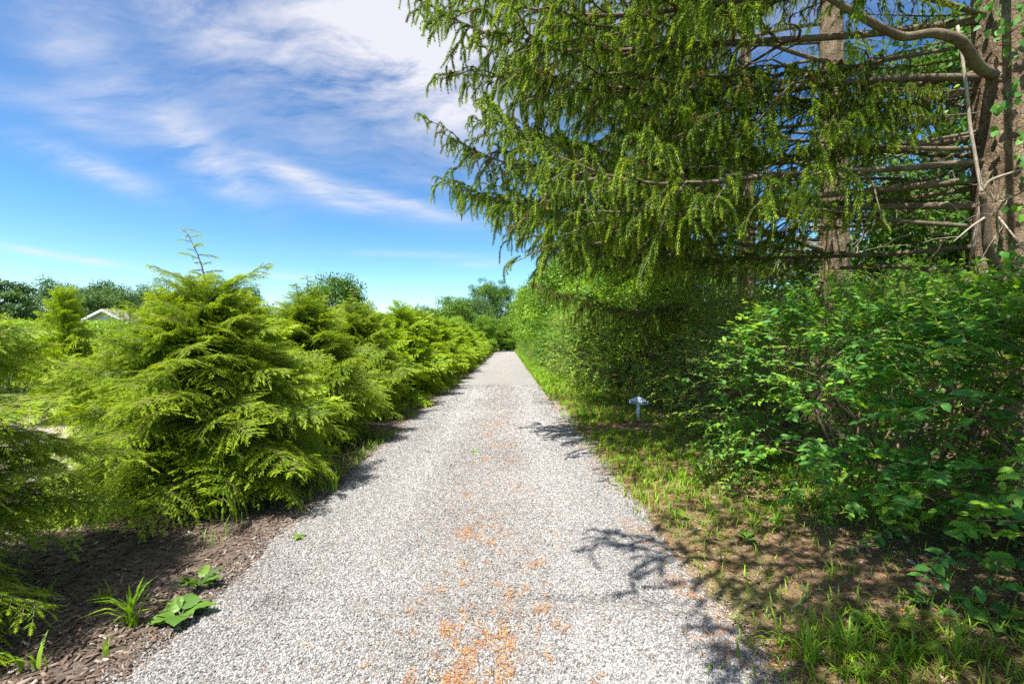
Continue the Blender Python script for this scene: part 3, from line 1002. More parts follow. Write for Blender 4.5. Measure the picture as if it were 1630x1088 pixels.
def spruce_branch(L, seed, bare=0.3, rise=0.05, tipup=0.10, hangl=0.42, dens=0.8):
    r = rs(seed)
    wood, fol = Geo(), Geo()
    sag = r.uniform(0.10, 0.2)
    ph = r.uniform(0, 6)
    def axis(t):
        t = np.asarray(t, float)
        return np.stack([L * t, L * 0.05 * np.sin(2.6 * t + ph) - L * 0.05 * np.sin(ph), L * (rise * t - sag * t ** 1.6 + (sag * .55 + tipup) * t ** 3.2) + 0.02 * L * np.sin(9 * t + ph) * t], -1)
    tt = np.linspace(0, 1, 22)
    wood.add(*tube(axis(tt), 0.0062 * L * (1 - tt) ** 0.75 + 0.004, 8))
    SP, SD, SL = [], [], []
    def hangers(path_p, path_d, n, lo, hi):
        for j in range(n):
            SP.append(path_p[j]); d = path_d[j] + r.normal(0, 0.45, 3); SD.append(d); SL.append(lo + (hi - lo) * r.random() ** 1.8)
    # along the limb
    n = int(L * (1 - bare) / 0.05 * dens)
    t = bare + (1 - bare) * np.sort(r.random(n))
    d = axis(np.minimum(t + .01, 1.01)) - axis(t); d = nrm(d)
    hangers(axis(t), d, n, hangl * 0.3, hangl)
    # laterals, themselves hung with shoots
    nl = int(L * 8.0 * dens)
    for i in range(nl):
        t = bare * 0.75 + (1 - bare * 0.75) * (i + r.random()) / nl
        if t > 0.985:
            continue
        s = 1 if (i % 2) else -1
        ll = (0.30 + 1.0 * np.sin(np.pi * min(1, (t - bare * .6) / (1 - bare * .6) * 0.72 + 0.26)) ** 1.2) * r.uniform(0.5, 1.1) * L / 6 * 1.25
        p0 = axis(t); d0 = axis(min(1.0, t + .01)) - p0; d0 /= np.linalg.norm(d0) + 1e-9
        an = r.uniform(0.6, 1.1)
        dl = d0 * np.cos(an) + np.array([-d0[1], d0[0], 0]) * s * np.sin(an); dl[2] += r.normal(0.02, 0.12)
        q = np.linspace(0, 1, 5); dr = r.uniform(0.08, 0.4); kink = r.normal(0, 0.06, 3)
        f = lambda u: p0 + ll * (u[:, None] * dl + np.array([0, 0, -dr]) * (u ** 2)[:, None] + kink * np.sin(u * 5)[:, None])
        wood.add(*tube(f(q), np.linspace(0.011 * ll + 0.003, 0.003, 5), 4, False))
        if t < bare and r.random() < 0.75:
            continue
        m = max(3, int(ll / 0.05 * dens))
        u = np.sort(r.random(m)) * 0.95 + 0.05
        pd = nrm(dl + np.array([0, 0, -2 * dr]) * u[:, None])
        hangers(f(u), pd, m, hangl * 0.2, hangl * 0.95)
        SP.append(f(np.array([1.0]))[0]); SD.append(pd[-1]); SL.append(0.10)
    # tip
    for _ in range(5):
        SP.append(axis(r.uniform(.93, 1.0))); SD.append(d[-1] + r.normal(0, .25, 3) + np.array([0, 0, .2])); SL.append(r.uniform(.1, .2))
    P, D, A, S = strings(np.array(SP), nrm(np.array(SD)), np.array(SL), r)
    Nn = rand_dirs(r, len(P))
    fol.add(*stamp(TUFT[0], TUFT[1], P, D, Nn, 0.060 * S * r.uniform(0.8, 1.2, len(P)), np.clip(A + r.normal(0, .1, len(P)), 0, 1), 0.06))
    # bare dead twiglets near the trunk
    for i in range(int(26 * L / 6)):
        t = r.uniform(0.06, bare + 0.25); p0 = axis(t); dl = nrm(r.normal(0, 1, 3) + np.array([0.6, 0, -0.2])); ll = r.uniform(.2, .6)
        q = np.linspace(0, 1, 5)[:, None]
        wood.add(*tube(p0 + ll * (q * dl + r.normal(0, .35, 3) * q ** 2), np.linspace(.005, .0018, 5), 3, False))
    return wood, fol


SB_SPEC = [(6.0, 301, .34, .10, .10, .36), (6.0, 302, .38, .02, .12, .46), (6.0, 303, .30, .18, .06, .38), (6.0, 304, .42, -.03, .14, .5), (6.0, 305, .33, .24, .02, .40),
           (4.2, 306, .28, .08, .10, .38), (4.2, 307, .33, .0, .14, .42), (4.2, 308, .30, .16, .06, .34)]
SB = [spruce_branch(*s) for s in SB_SPEC]
SB_ME = [(w.build('branch', [M_LIMB], True), f.build('foliage', [M_SPR])) for w, f in SB]
SB_LEN = [s[0] for s in SB_SPEC]


def dead_branch(seed, L=1.6):
    r = rs(seed); g = Geo()
    def grow(p, d, ln, rad, depth):
        q = np.linspace(0, 1, 7)[:, None]
        bend = r.normal(0, 0.28, 3) + np.array([0, 0, -0.1])
        path = p + ln * (q * d + bend * q ** 2) + 0.02 * np.sin(q * 8 + r.uniform(0, 6)) * r.normal(0, 1, 3)
        g.add(*tube(path, np.linspace(rad, rad * 0.4, 7), 5 if depth == 0 else 3, False))
        if depth < 2:
            for _ in range(5 if depth == 0 else 3):
                t = r.uniform(0.3, 0.95)
                i = int(t * 6)
                dd = nrm(path[min(6, i + 1)] - path[i] + r.normal(0, 0.09, 3) + nrm(r.normal(0, 1, 3)) * ln * 0.10)
                grow(path[i], dd, ln * r.uniform(0.25, 0.5), rad * 0.5, depth + 1)
    grow(np.zeros(3), np.array([1.0, 0, 0.05]), L, 0.012, 0)
    return g.build('dead_branch', [M_DEAD], True)


DEAD = [dead_branch(321 + i) for i in range(4)]


def trunk_mesh(H, r0, r1, seed, flare=0.25, ns=44, nh=150):
    z = -0.05 + (H + 0.05) * np.linspace(0, 1, nh) ** 1.9
    a = np.linspace(0, 2 * np.pi, ns, endpoint=False)
    rad = r0 + (r1 - r0) * np.clip(z / H, 0, 1) ** 0.9 + r0 * flare * np.exp(-np.clip(z, 0, 99) / 0.35)
    A, Z = np.meshgrid(a, z)
    n = fnoise(np.cos(A) * 4 + 10 + seed, Z * 2.2 + np.sin(A) * 4, seed, 4) - 0.5
    n2 = fnoise(np.cos(A) * 9 + 30 + seed, Z * 7 + np.sin(A) * 9, seed + 3, 2) - 0.5
    RR = rad[:, None] * (1 + 0.20 * n + 0.13 * n2)
    V = np.stack([RR * np.cos(A) + 0.03 * np.sin(Z * .5), RR * np.sin(A), Z], -1).reshape(-1, 3)
    i = (np.arange(nh - 1)[:, None] * ns + np.arange(ns)[None]).reshape(-1)
    j = (np.arange(nh - 1)[:, None] * ns + (np.arange(ns)[None] + 1) % ns).reshape(-1)
    T = np.concatenate([np.stack([i, j, j + ns], -1), np.stack([i, j + ns, i + ns], -1)])
    g = Geo(); g.add(V, T)
    return g.build('trunk', [M_BARK], True)


def spruce(loc, label, seed, H=20, r0=0.32, zlo=2.0, zhi=13, nb=44, reach=1.0, ndead=6, az_c=math.pi, az_w=1.5, az_any=0.3, near=True, ktop=0.55):
    r = rs(seed)
    t = thing('spruce_tree', label, 'tree', loc, 0, 'old spruces standing in a line behind the right hedge')
    obj('trunk', trunk_mesh(H, r0, 0.04, seed), t)
    for i in range(nb):
        u = (i + r.random()) / nb
        z = zlo + (zhi - zlo) * u ** 1.25
        az = az_c + r.uniform(-az_w, az_w) if r.random() > az_any else r.uniform(0, 6.28)
        k = int(r.integers(0, 5)) if r.random() < 0.7 else 5 + int(r.integers(0, 3))
        s = reach * r.uniform(0.82, 1.1) * (1 - ktop * u)
        b = obj('branch', SB_ME[k][0], t, bmat(az, r.normal(0.02, 0.10), r.normal(0, .15), z, s)); obj('foliage', SB_ME[k][1], b, kind='stuff')
    for i in range(ndead):
        obj('dead_branch', DEAD[i % 4], t, Matrix.Translation((0, 0, r.uniform(1.0, zlo + 2))) @ Matrix.Rotation(az_c + r.uniform(-1.1, 1.1), 4, 'Z') @ Matrix.Rotation(r.normal(.1, .25), 4, 'Y') @ Matrix.Rotation(r.uniform(0, 6), 4, 'X') @ Matrix.Translation((r0 * .8, 0, 0)) @ Matrix.Scale(r.uniform(.7, 1.5), 4))
    return t


s_near = spruce((5.25, 5.0, 0), 'thick spruce trunk at the right edge with a bare crooked limb and climbing ivy', 401, 20, 0.34, 2.5, 6.6, 15, 1.12, 8, math.pi - 0.35, 0.5, 0.05)
s_two = spruce((6.15, 9.0, 0), 'second spruce trunk, thinner and flaky, behind the hanging green curtain', 402, 20, 0.30, 2.5, 8.8, 28, 1.14, 30, math.pi + 0.02, 0.48, 0.06, ktop=0.12)
s_three = spruce((6.6, 13.2, 0), 'third spruce along the right, pale trunk half hidden by foliage', 403, 21, 0.27, 3.2, 11.5, 26, 0.74, 16, math.pi, 0.9, 0.12, ktop=.35)
spruce((6.2, 17.5, 0), 'tall spruce far along the right, its trunk hidden in foliage', 404, 22, 0.28, 3.0, 13, 28, 0.66, 3, math.pi, 1.3, 0.3)
spruce((6.2, 22.0, 0), 'tall spruce far along the right, its trunk hidden in foliage', 405, 22, 0.28, 3.0, 15, 28, 0.66, 0, math.pi, 1.4, 0.3)
s_side = spruce((4.7, 0.7, 0), 'spruce beside the camera whose branches hang over the drive', 407, 20, 0.33, 3.7, 7.0, 12, 1.08, 0, math.pi - .15, 0.62, 0.0, ktop=0.2)


r_ = rs(455)
for _i in range(2):
    _k = int(r_.integers(0, 5))
    _b = obj('branch', SB_ME[_k][0], s_near, bmat(math.pi + r_.uniform(-.1, .75), r_.normal(.06, .06), r_.normal(0, .1), r_.uniform(5.4, 8.5), r_.uniform(.75, 1.0))); obj('foliage', SB_ME[_k][1], _b, kind='stuff')


for _i, (_az, _z, _s) in enumerate(((-.20, 4.35, 1.06), (-.16, 5.0, 1.08), (-.23, 5.5, 1.08), (-.21, 6.0, 1.0), (-.30, 3.75, 1.06), (-.40, 3.3, 1.08), (-.14, 5.8, .93))):
    _b = obj('branch', SB_ME[(0, 1, 3, 0, 1, 3, 2)[_i]][0], s_near, bmat(math.pi + _az, .03, .1 * (_i % 3 - 1), _z, _s)); obj('foliage', SB_ME[(0, 1, 3, 0, 1, 3, 2)[_i]][1], _b, kind='stuff')
for _az, _z, _s in ((math.pi + .09, 4.0, .93), (math.pi - .02, 4.4, .90), (math.pi + .22, 4.2, .88), (math.pi - .28, 3.9, .95), (math.pi - .42, 4.3, .85), (math.pi + .15, 3.8, .95)):
    _b = obj('branch', SB_ME[1][0], s_side, bmat(_az, .02, 0.1, _z, _s)); obj('foliage', SB_ME[1][1], _b, kind='stuff')


def near_tree_extras(t):
    """the crooked bare limb, horizontal bare limbs, ivy stem and snag of the nearest spruce"""
    def L(px, py, Y):   # a point on the tree seen from the drive, in the tree's own frame
        return np.array([(px - 815) / 750 * Y - 5.25, Y - 5.0, EYE + (544 - py) / 750 * Y])
    def limb(name, pts, r0, r1, mat=M_LIMB, n=8):
        P = np.array([L(*p) for p in pts])
        q = np.linspace(0, len(P) - 1, 6 * len(P)); P2 = np.stack([np.interp(q, np.arange(len(P)), P[:, k]) for k in range(3)], -1)
        for _ in range(4):
            P2[1:-1] = 0.25 * P2[:-2] + 0.5 * P2[1:-1] + 0.25 * P2[2:]
        g = Geo(); g.add(*tube(P2, np.linspace(r0, r1, len(P2)), n))
        return obj(name, g.build(name, [mat], True), t)
    limb('bare_limb', [(1590, 120, 4.95), (1562, 108, 4.7), (1535, 62, 4.5), (1490, 50, 4.5), (1440, 60, 4.5), (1395, 38, 4.4), (1330, 0, 4.3), (1240, -60, 4.3)], 0.056, 0.026)
    for y0, y1, x1, Y1, rr in ((247, 240, 1270, 5.9, .029), (292, 284, 1350, 6.3, .023), (354, 352, 1360, 6.2, .027), (428, 426, 1340, 6.1, .032), (180, 118, 1380, 5.6, .023)):
        limb('bare_limb', [(1580, y0, 5.1), (1500, y0 * .6 + y1 * .4 + 3, 5.4), (1430, y1 * .7 + y0 * .3 - 3, 5.7), (x1, y1, Y1)], rr, rr * .7)
    limb('snag', [(1590, 425, 4.75), (1577, 400, 4.55), (1572, 340, 4.5), (1567, 305, 4.45)], 0.05, 0.025)
    limb('snag_twig', [(1567, 305, 4.45), (1580, 285, 4.4), (1640, 266, 4.3)], 0.018, 0.008, M_DEAD, 5)
    limb('snag_twig', [(1573, 345, 4.5), (1550, 360, 4.4), (1520, 385, 4.3)], 0.014, 0.004, M_DEAD, 5)
    limb('ivy_stem', [(1528, 40, 4.75), (1540, 120, 4.72), (1548, 200, 4.7), (1560, 270, 4.7), (1568, 310, 4.65), (1552, 400, 4.7)], 0.014, 0.018, M_DEAD, 6)
    r = rs(433)
    for i in range(12):     # short live shoots on the otherwise bare lower trunk
        b = obj('branch', SB_ME[5 + i % 3][0], t, bmat(math.pi + r.uniform(-.8, .15), r.normal(0, .15), r.normal(0, .3), r.uniform(2.3, 5.2), r.uniform(.28, .5)))
        obj('foliage', SB_ME[5 + i % 3][1], b, kind='stuff')
    r = rs(431)
    n = 520
    z = r.uniform(1.0, 5.6, n); a = math.pi + r.uniform(-0.2, 1.6, n)
    k = (fnoise(a * 2, z * 1.6, 91) > 0.5) | (z < 2.0)
    z, a = z[k], a[k]; n = len(z)
    rad = 0.34 + r.uniform(0.03, 0.16, n)
    P = np.stack([rad * np.cos(a), rad * np.sin(a), z], -1)
    out = np.stack([np.cos(a), np.sin(a), np.full(n, .3)], -1)
    D = np.array([0, 0, -1.0]) + r.normal(0, .6, (n, 3))
    g = Geo(); g.add(*stamp(LEAF[0] * np.array([1, 1.35, 1]), LEAF[1], P, D, out + r.normal(0, .4, (n, 3)), r.uniform(.05, .1, n), np.clip(r.normal(.45, .2, n), 0, 1)))
    obj('ivy', g.build('ivy', [M_SHR]), t, kind='stuff')


near_tree_extras(s_near)

# ------------------------------------------------------------------ broadleaf shrubs of the right hedge


def shrub_data(seed, H, rx, ry, nspray, leaf=0.062, leaves=12, up=0.35):
    r = rs(seed)
    wood = Geo()
    d = rand_dirs(r, nspray); d[:, 2] = np.where(d[:, 2] < -0.55, -d[:, 2], d[:, 2])
    d = nrm(d)
    rad = r.uniform(0.55, 1.04, nspray) ** 0.6
    bump = 0.82 + 0.36 * fnoise(np.arctan2(d[:, 1], d[:, 0]) * 1.6 + 9, d[:, 2] * 3 + 5, seed, 3)
    e = np.abs(d) ** 0.75 * np.sign(d)      # boxier than an ellipsoid
    e = e / np.linalg.norm(e, axis=1)[:, None] ** 0.6
    P0 = e * np.array([rx, ry, H * 0.56]) * (rad * bump)[:, None] + np.array([0, 0, H * 0.46])
    P0[:, 2] = np.where(P0[:, 2] < 0.05, r.uniform(0.05, 0.35, nspray), P0[:, 2])
    D0 = nrm(d * 0.9 + r.normal(0, 0.5, (nspray, 3)) + np.array([0, 0, up]))
    Ln = r.uniform(0.18, 0.48, nspray)
    P, D, Nn, S, A = [], [], [], [], []
    base = np.where(r.random(nspray) < .13, r.uniform(.72, .95, nspray), np.clip(r.beta(2, 3.2, nspray) + 0.10, 0, 1))
    for i in range(nspray):
        q = np.linspace(0, 1, 4)[:, None]
        path = P0[i] + Ln[i] * (q * D0[i] + np.array([0, 0, -0.28]) * q ** 2)
        wood.add(*tube(path, np.linspace(.0035, .0015, 4), 3, False))
        m = leaves // 2
        for s in (1, -1):
            u = (np.arange(m) + 0.7) / m
            c = P0[i] + Ln[i] * (u[:, None] * D0[i] + np.array([0, 0, -0.28]) * (u ** 2)[:, None])
            tl = nrm(D0[i] + np.array([0, 0, -.56]) * u[:, None])
            sy = nrm(np.cross(np.array([0.05, 0.02, 1.0]), tl))
            an = r.uniform(0.75, 1.25, m)[:, None]
            P.append(c); D.append(tl * np.cos(an) + s * sy * np.sin(an) + r.normal(0, .22, (m, 3)) + np.array([0, 0, -.12]))
            Nn.append(np.array([0, 0, 1.0]) + 0.55 * d[i] + r.normal(0, 0.35, (m, 3)))
            S.append(leaf * r.uniform(0.5, 1.35, m) * (1.1 - 0.45 * u)); A.append(base[i] + 0.12 * u + r.normal(0, .07, m))
    # woody stems
    for i in range(34):
        a = r.uniform(0, 6.28); b = np.array([math.cos(a) * rx * .25, math.sin(a) * ry * .25, 0]) * r.random()
        tgt = P0[int(r.integers(0, nspray))] * r.uniform(.8, 1.05)
        q = np.linspace(0, 1, 7)[:, None]
        path = b + (tgt - b) * q + np.array([0, 0, 0.35 * H]) * (q * (1 - q)) + r.normal(0, .03, (7, 3)) * q
        path[0, 2] = -0.04
        wood.add(*tube(path, np.linspace(.014, .004, 7), 5, False))
    return wood, np.concatenate(P), np.concatenate(D), np.concatenate(Nn), np.concatenate(S), np.clip(np.concatenate(A), 0, 1)


def near_shrub(loc, seed, H, rx, ry, nspray, label, leaf):
    t = thing('hedge_shrub', label, 'shrub', loc, 0, 'leafy shrubs of the right hedge')
    wood, P, D, Nn, S, A = shrub_data(seed, H, rx, ry, nspray, leaf)
    obj('stems', wood.build('stems', [M_TWIG]), t)
    # the leaves that show largest become parts of their own
    W = P + np.array(loc)
    cam_p = np.array([0, 0, EYE]); v = W - cam_p; dist = np.linalg.norm(v, axis=1)
    inside = (np.abs(v[:, 0] / np.maximum(v[:, 1], .1)) < 1.08) & (np.abs(v[:, 2] / np.maximum(v[:, 1], .1)) < .72) & (v[:, 1] > 0.5)
    front = -(v / dist[:, None] * nrm(P - np.array([0, 0, H * .4]))).sum(1)
    depth_in = np.linalg.norm((P - np.array([0, 0, H * .46])) / np.array([rx, ry, H * .56]), axis=1)
    score = S / dist * (inside & (front > 0.1)) * np.clip(depth_in, 0, 1.2) ** 3
    top = np.argsort(-score)[:300]
    g = Geo(); rest = np.ones(len(P), bool); rest[top] = False
    g.add(*stamp(LEAF[0], LEAF[1], P[rest], D[rest], Nn[rest], S[rest], A[rest]))
    obj('leaves', g.build('leaves', [M_SHR]), t, kind='stuff')
    lm = []
    for k in range(6):
        gg = Geo(); gg.add(LEAF[0], LEAF[1], 0.12 + 0.16 * k); lm.append(gg.build('leaf', [M_SHR], True))
    Dn = nrm(D); Y = nrm(np.cross(Nn, Dn)); Z = np.cross(Dn, Y)
    for i in top:
        m = np.eye(4); m[:3, 0] = Dn[i] * S[i]; m[:3, 1] = Y[i] * S[i]; m[:3, 2] = Z[i] * S[i]; m[:3, 3] = P[i]
        obj('leaf', lm[min(5, int(A[i] * 6))], t, Matrix(m.tolist()))
    return t


near_shrub((3.85, 2.80, 0), 501, 2.0, 1.42, 1.20, 1150, 'dense green shrub nearest the camera at the right edge', 0.080)
near_shrub((3.50, 4.35, 0), 502, 2.05, 1.50, 1.40, 1200, 'leafy shrub in front of the thick spruce trunk', 0.072)
SHRUBS = []
for k in range(3):
    w, P, D, Nn, S, A = shrub_data(510 + k, 2.4, 1.45, 1.5, (1000, 1500, 1050)[k], (0.072, 0.046, 0.064)[k], (12, 14, 12)[k])
    tp = (LEAF, LEAF_LO, LEAF)[k]
    g = Geo(); g.add(*stamp(tp[0], tp[1], P, D, Nn, S, A))
    SHRUBS.append((w.build('stems', [M_TWIG]), g.build('leaves', [(M_SHR, M_SHR, M_VIN)[k]])))
proto = {}
rr = rs(520)


def put_shrub(loc, k, s, sz, label, name='hedge_shrub', grp='leafy shrubs of the right hedge', mats=None):
    M = place(loc, rr.uniform(0, 6.28), s, sz)
    key = (k, name)
    if key not in proto:
        t = thing(name, label, 'shrub', (0, 0, 0), 0, grp); t.matrix_basis = M
        obj('stems', SHRUBS[k][0], t); obj('leaves', SHRUBS[k][1], t, kind='stuff')
        proto[key] = t
    else:
        t = copy_tree(proto[key], M, label, grp)
    return t


for j, (x, y, s, sz, lab) in enumerate((
        (4.1, 0.9, 0.9, 0.85, 'low shrub beside the camera just outside the right edge'),
        (3.92, 6.7, 1.0, 0.98, 'shrub with small leaves right behind the white sign'),
        (4.15, 9.35, 1.0, 1.02, 'tangled shrub just past the white sign'),
        (3.35, 11.4, 1.1, 1.12, 'bushy shrub by the sunlit grass past the sign'))):
    put_shrub((x, y, 0), (0, 1, 2, 2)[j], s, sz, lab)
for j, y in enumerate((14.2, 16.6, 19.0, 21.5, 24.2)):
    put_shrub((3.25 - .01 * y, y, 0), (2, 1, 2, 0, 2)[j], 1.08, 1.22 + .05 * j, 'shrub farther along the right hedge, merging with its neighbours')
for j in range(13):
    y = 26.5 + 3.7 * j
    put_shrub((2.95 - .0085 * y, y, 0), j % 3, .95, .85 + .02 * j, 'low leafy shrub at the foot of the far vine covered trees')
for j, (x, y) in enumerate(((6.4, 6.9), (7.2, 4.4), (7.6, 8.8), (6.0, 11.0), (7.6, 12.0), (6.2, 15.5), (8.5, 6.2), (9.2, 10), (5.9, 20), (8.0, 16))):
    put_shrub((x, y, 0), (j + 1) % 3, 1.1, 1.05, 'dim shrub in the shade behind the spruce trunks', 'understorey_shrub', 'shrubs in the shade behind the spruces')

# ------------------------------------------------------------------ broadleaf and conifer trees farther off


def tree_data(seed, H, RX, z0, nclump, per, leaf, trunk_r, clump=0.30, flat=0.75, tmpl=LEAF_LO, conic=0.0):
    r = rs(seed)
    wood, fol = Geo(), Geo()
    q = np.linspace(0, 1, 10)
    P = np.stack([0.06 * RX * np.sin(q * 3 + seed), 0.06 * RX * np.cos(q * 2.3 + seed) - .05 * RX, -0.1 + (H * 0.86 + .1) * q], -1)
    wood.add(*tube(P, np.linspace(trunk_r, trunk_r * .15, 10), 8))
    zc = (z0 + H) / 2; hz = (H - z0) / 2
    for i in range(nclump):
        d = rand_dirs(r, 1)[0]
        rad = r.uniform(0.25, 1.0) ** 0.45
        c = np.array([0, 0, zc]) + d * np.array([RX, RX, hz]) * rad * (1 - clump * .6)
        v = (c[2] - z0) / (H - z0)
        k = 1 - conic * v
        c[:2] *= k
        cr = RX * clump * r.uniform(0.6, 1.25) * (1 - .5 * conic * v)
        if i < 26:
            b = np.array([np.interp(max(0.15, (c[2] - .45 * np.linalg.norm(c[:2])) / H), q, P[:, m]) for m in range(3)])
            qq = np.linspace(0, 1, 6)[:, None]
            wood.add(*tube(b + (c - b) * qq + np.array([0, 0, .12 * RX]) * qq * (1 - qq), np.linspace(trunk_r * .35, .02, 6), 5, False))
        n = int(per * (cr / (RX * clump)) ** 2)
        dd = rand_dirs(r, n); rr_ = r.random(n) ** 0.5
        p = c + dd * cr * rr_[:, None] * np.array([1.15, 1.15, flat])
        p[:, 2] += 0.06 * RX * r.normal(0, 1, n) * .3
        D = r.normal(0, 1, (n, 3)) + dd * .5; D[:, 2] -= .2
        Nn = dd * .6 + r.normal(0, .5, (n, 3)) + np.array([0, 0, .7])
        tint = np.clip(0.42 + r.normal(0, .16) + r.normal(0, .12, n), 0, 1)
        fol.add(*stamp(tmpl[0], tmpl[1], p, D, Nn, leaf * r.uniform(.6, 1.3, n), tint))
    return wood, fol


def tree_mesh(mat, *a, **k):
    w, f = tree_data(*a, **k)
    return w.build('trunk', [M_LIMB], True), f.build('crown', [mat])


T_ROUND = [tree_mesh(M_OAK, 601, 6.2, 2.6, 1.2, 85, 210, 0.17, 0.14, clump=.26), tree_mesh(M_OAK, 602, 6.2, 2.6, 1.4, 80, 210, 0.17, 0.14, clump=.28)]
T_DARK = [tree_mesh(M_FAR, 611, 8.5, 4.6, 1.5, 110, 210, 0.22, 0.2, clump=.22), tree_mesh(M_FAR, 612, 8.5, 3.6, 1.5, 100, 200, 0.22, 0.2, clump=.24, conic=.3)]
T_PINE = [tree_mesh(M_FAR, 621, 9.0, 2.8, 2.0, 85, 170, 0.22, 0.16, clump=.26, flat=.45, conic=.45)]
T_BUSHY = [tree_mesh(M_VIN, 631, 7.0, 2.5, 0.2, 130, 230, 0.14, 0.14, clump=.24), tree_mesh(M_VIN, 632, 6.4, 2.3, 0.2, 120, 230, 0.14, 0.12, clump=.25, conic=.25)]
T_TALL = [tree_mesh(M_OAK, 641, 12.0, 3.6, 2.0, 120, 210, 0.2, 0.2, clump=.22)]
tproto = {}
rr = rs(650)


def put_tree(lib, k, loc, s, sz, label, name, group, cat='tree'):
    me = lib[k % len(lib)]
    M = place(loc, rr.uniform(0, 6.28), s, sz)
    key = (me[0].name, name)
    if key not in tproto:
        t = thing(name, label, cat, (0, 0, 0), 0, group); t.matrix_basis = M
        obj('trunk', me[0], t); obj('crown', me[1], t, kind='stuff')
        tproto[key] = t
        return t
    return copy_tree(tproto[key], M, label, group)


def at(px, Y):
    return ((px - 815) / 750 * Y, Y, 0)


BG = 'trees standing beyond the hemlock row'
put_tree(T_ROUND, 0, at(537, 34), 1.0, 1.10, 'round bright green deciduous tree rising behind the hemlock row', 'deciduous_tree', BG)
put_tree(T_PINE, 0, at(8, 34), 0.95, 0.74, 'dark pine at the far left edge of the photo', 'pine_tree', BG)
put_tree(T_DARK, 0, at(105, 50), 1.0, 1.0, 'broad dark tree left of the white gabled house', 'shade_tree', BG)
put_tree(T_DARK, 1, at(165, 55), 1.0, 1.08, 'dark tree right behind the white gabled house', 'shade_tree', BG)
put_tree(T_DARK, 0, at(210, 56), 1.0, 1.05, 'dark tree between the house and the tall leader of the large hemlock', 'shade_tree', BG)
put_tree(T_DARK, 1, at(395, 46), 0.9, 0.86, 'dark tree just right of the large hemlock crown', 'shade_tree', BG)
put_tree(T_DARK, 0, at(335, 52), 0.9, 0.9, 'dark tree mostly hidden behind the large hemlock crown', 'shade_tree', BG)
put_tree(T_DARK, 1, at(450, 62), 0.8, 0.72, 'small dark tree left of the round deciduous tree', 'shade_tree', BG)
for j, (px, Y, s, sz) in enumerate(((612, 60, .8, .66), (640, 66, .8, .78), (668, 70, .85, .86), (690, 74, .8, .84))):
    put_tree(T_DARK, j, at(px, Y), s, sz, 'small dark tree in the line seen above the far hemlocks', 'shade_tree', BG)
put_tree(T_ROUND, 1, at(722, 60), 1.2, 1.28, 'fresh green tree above the far end of the hemlock row', 'deciduous_tree', BG)
put_tree(T_BUSHY, 1, at(722, 48), 1.0, 0.72, 'round light green bush behind the far hemlocks', 'bushy_tree', BG)
put_tree(T_DARK, 0, at(748, 76), 1.0, 1.12, 'darker tree beside the far end of the drive', 'shade_tree', BG)
put_tree(T_TALL, 0, at(772, 84), 1.0, 1.12, 'tall pale green tree above the end of the drive', 'tall_tree', BG)
put_tree(T_TALL, 0, at(800, 90), 1.0, 1.15, 'tall tree closing the view where the drive ends', 'tall_tree', BG)
put_tree(T_BUSHY, 0, at(772, 70), 1.0, 0.85, 'leafy tree left of where the drive ends', 'bushy_tree', BG)
put_tree(T_DARK, 1, at(818, 88), 1.0, 1.0, 'dark tree behind the dim opening at the end of the drive', 'shade_tree', BG)
put_tree(T_BUSHY, 0, at(806, 80), 1.0, .9, 'bushy tree right across the end of the drive', 'bushy_tree', BG)
put_tree(T_BUSHY, 1, at(790, 79), .9, .7, 'lower bushy tree across the end of the drive, left of the taller one', 'bushy_tree', BG)
put_tree(T_BUSHY, 1, at(812, 78), .8, .38, 'low round bush filling the dim gap where the drive ends', 'bushy_tree', BG)
put_tree(T_BUSHY, 0, at(797, 77.5), .8, .34, 'low bush left of the dim gap where the drive ends', 'bushy_tree', BG)
put_tree(T_BUSHY, 1, (-2.35, 59, 0), 0.42, 0.34, 'small round yellow green bush at the far end of the hemlock row', 'bushy_tree', BG)
RG = 'vine covered trees along the right beyond the spruces'
for j, (x, y, s, sz) in enumerate(((3.5, 27.5, 1.2, 1.02), (3.3, 31.5, 1.22, 1.05), (3.2, 35.5, 1.22, 1.1), (3.1, 40, 1.2, 1.12), (3.0, 45, 1.2, 1.15), (2.9, 51, 1.15, 1.2), (2.6, 58, 1.15, 1.25), (2.3, 66, 1.1, 1.3), (1.9, 75, 1.1, 1.35))):
    put_tree(T_BUSHY, j, (x, y, 0), s, sz, 'vine covered tree leafy to the ground, far along the right', 'vine_tree', RG)
for j, (x, y, sz) in enumerate(((7.5, 30, .85), (7.5, 38, .95), (7, 48, 1.0), (6, 60, 1.05), (5, 72, 1.05))):
    put_tree(T_TALL, 0, (x, y, 0), 1.0, sz, 'tall tree behind the far vine covered trees', 'tall_tree', RG)
for j, (x, y, s, sz) in enumerate(((4.0, 15.0, .95, .66), (3.7, 19.5, 1.08, .80), (3.6, 23.5, 1.18, .94))):
    put_tree(T_BUSHY, j, (x, y, 0), s, sz, ('vine covered small tree leaning into the spruces, nearest of the leafy wall', 'second vine covered tree in the leafy wall under the spruces', 'third vine covered tree in the leafy wall under the spruces')[j], 'vine_tree', RG)
BH = 'trees in the field behind the spruces'
for j, (x, y, s, sz) in enumerate(((11.2, 12.6, .8, 1.5), (16, 17.5, .9, 1.4), (15, 14, 1.0, .75), (21, 12, 1.2, .62), (13, 21, 1.1, .9), (20, 22, 1.3, 1.0), (27, 18, 1.3, .8), (11.5, 27, 1.1, 1.1), (34, 30, 1.5, 1.0))):
    put_tree(T_ROUND if j % 2 else T_TALL, j, (x, y, 0), s, sz * (1.0 if j % 2 else .6), 'broadleaf tree glimpsed between the spruce branches', 'field_tree', BH)


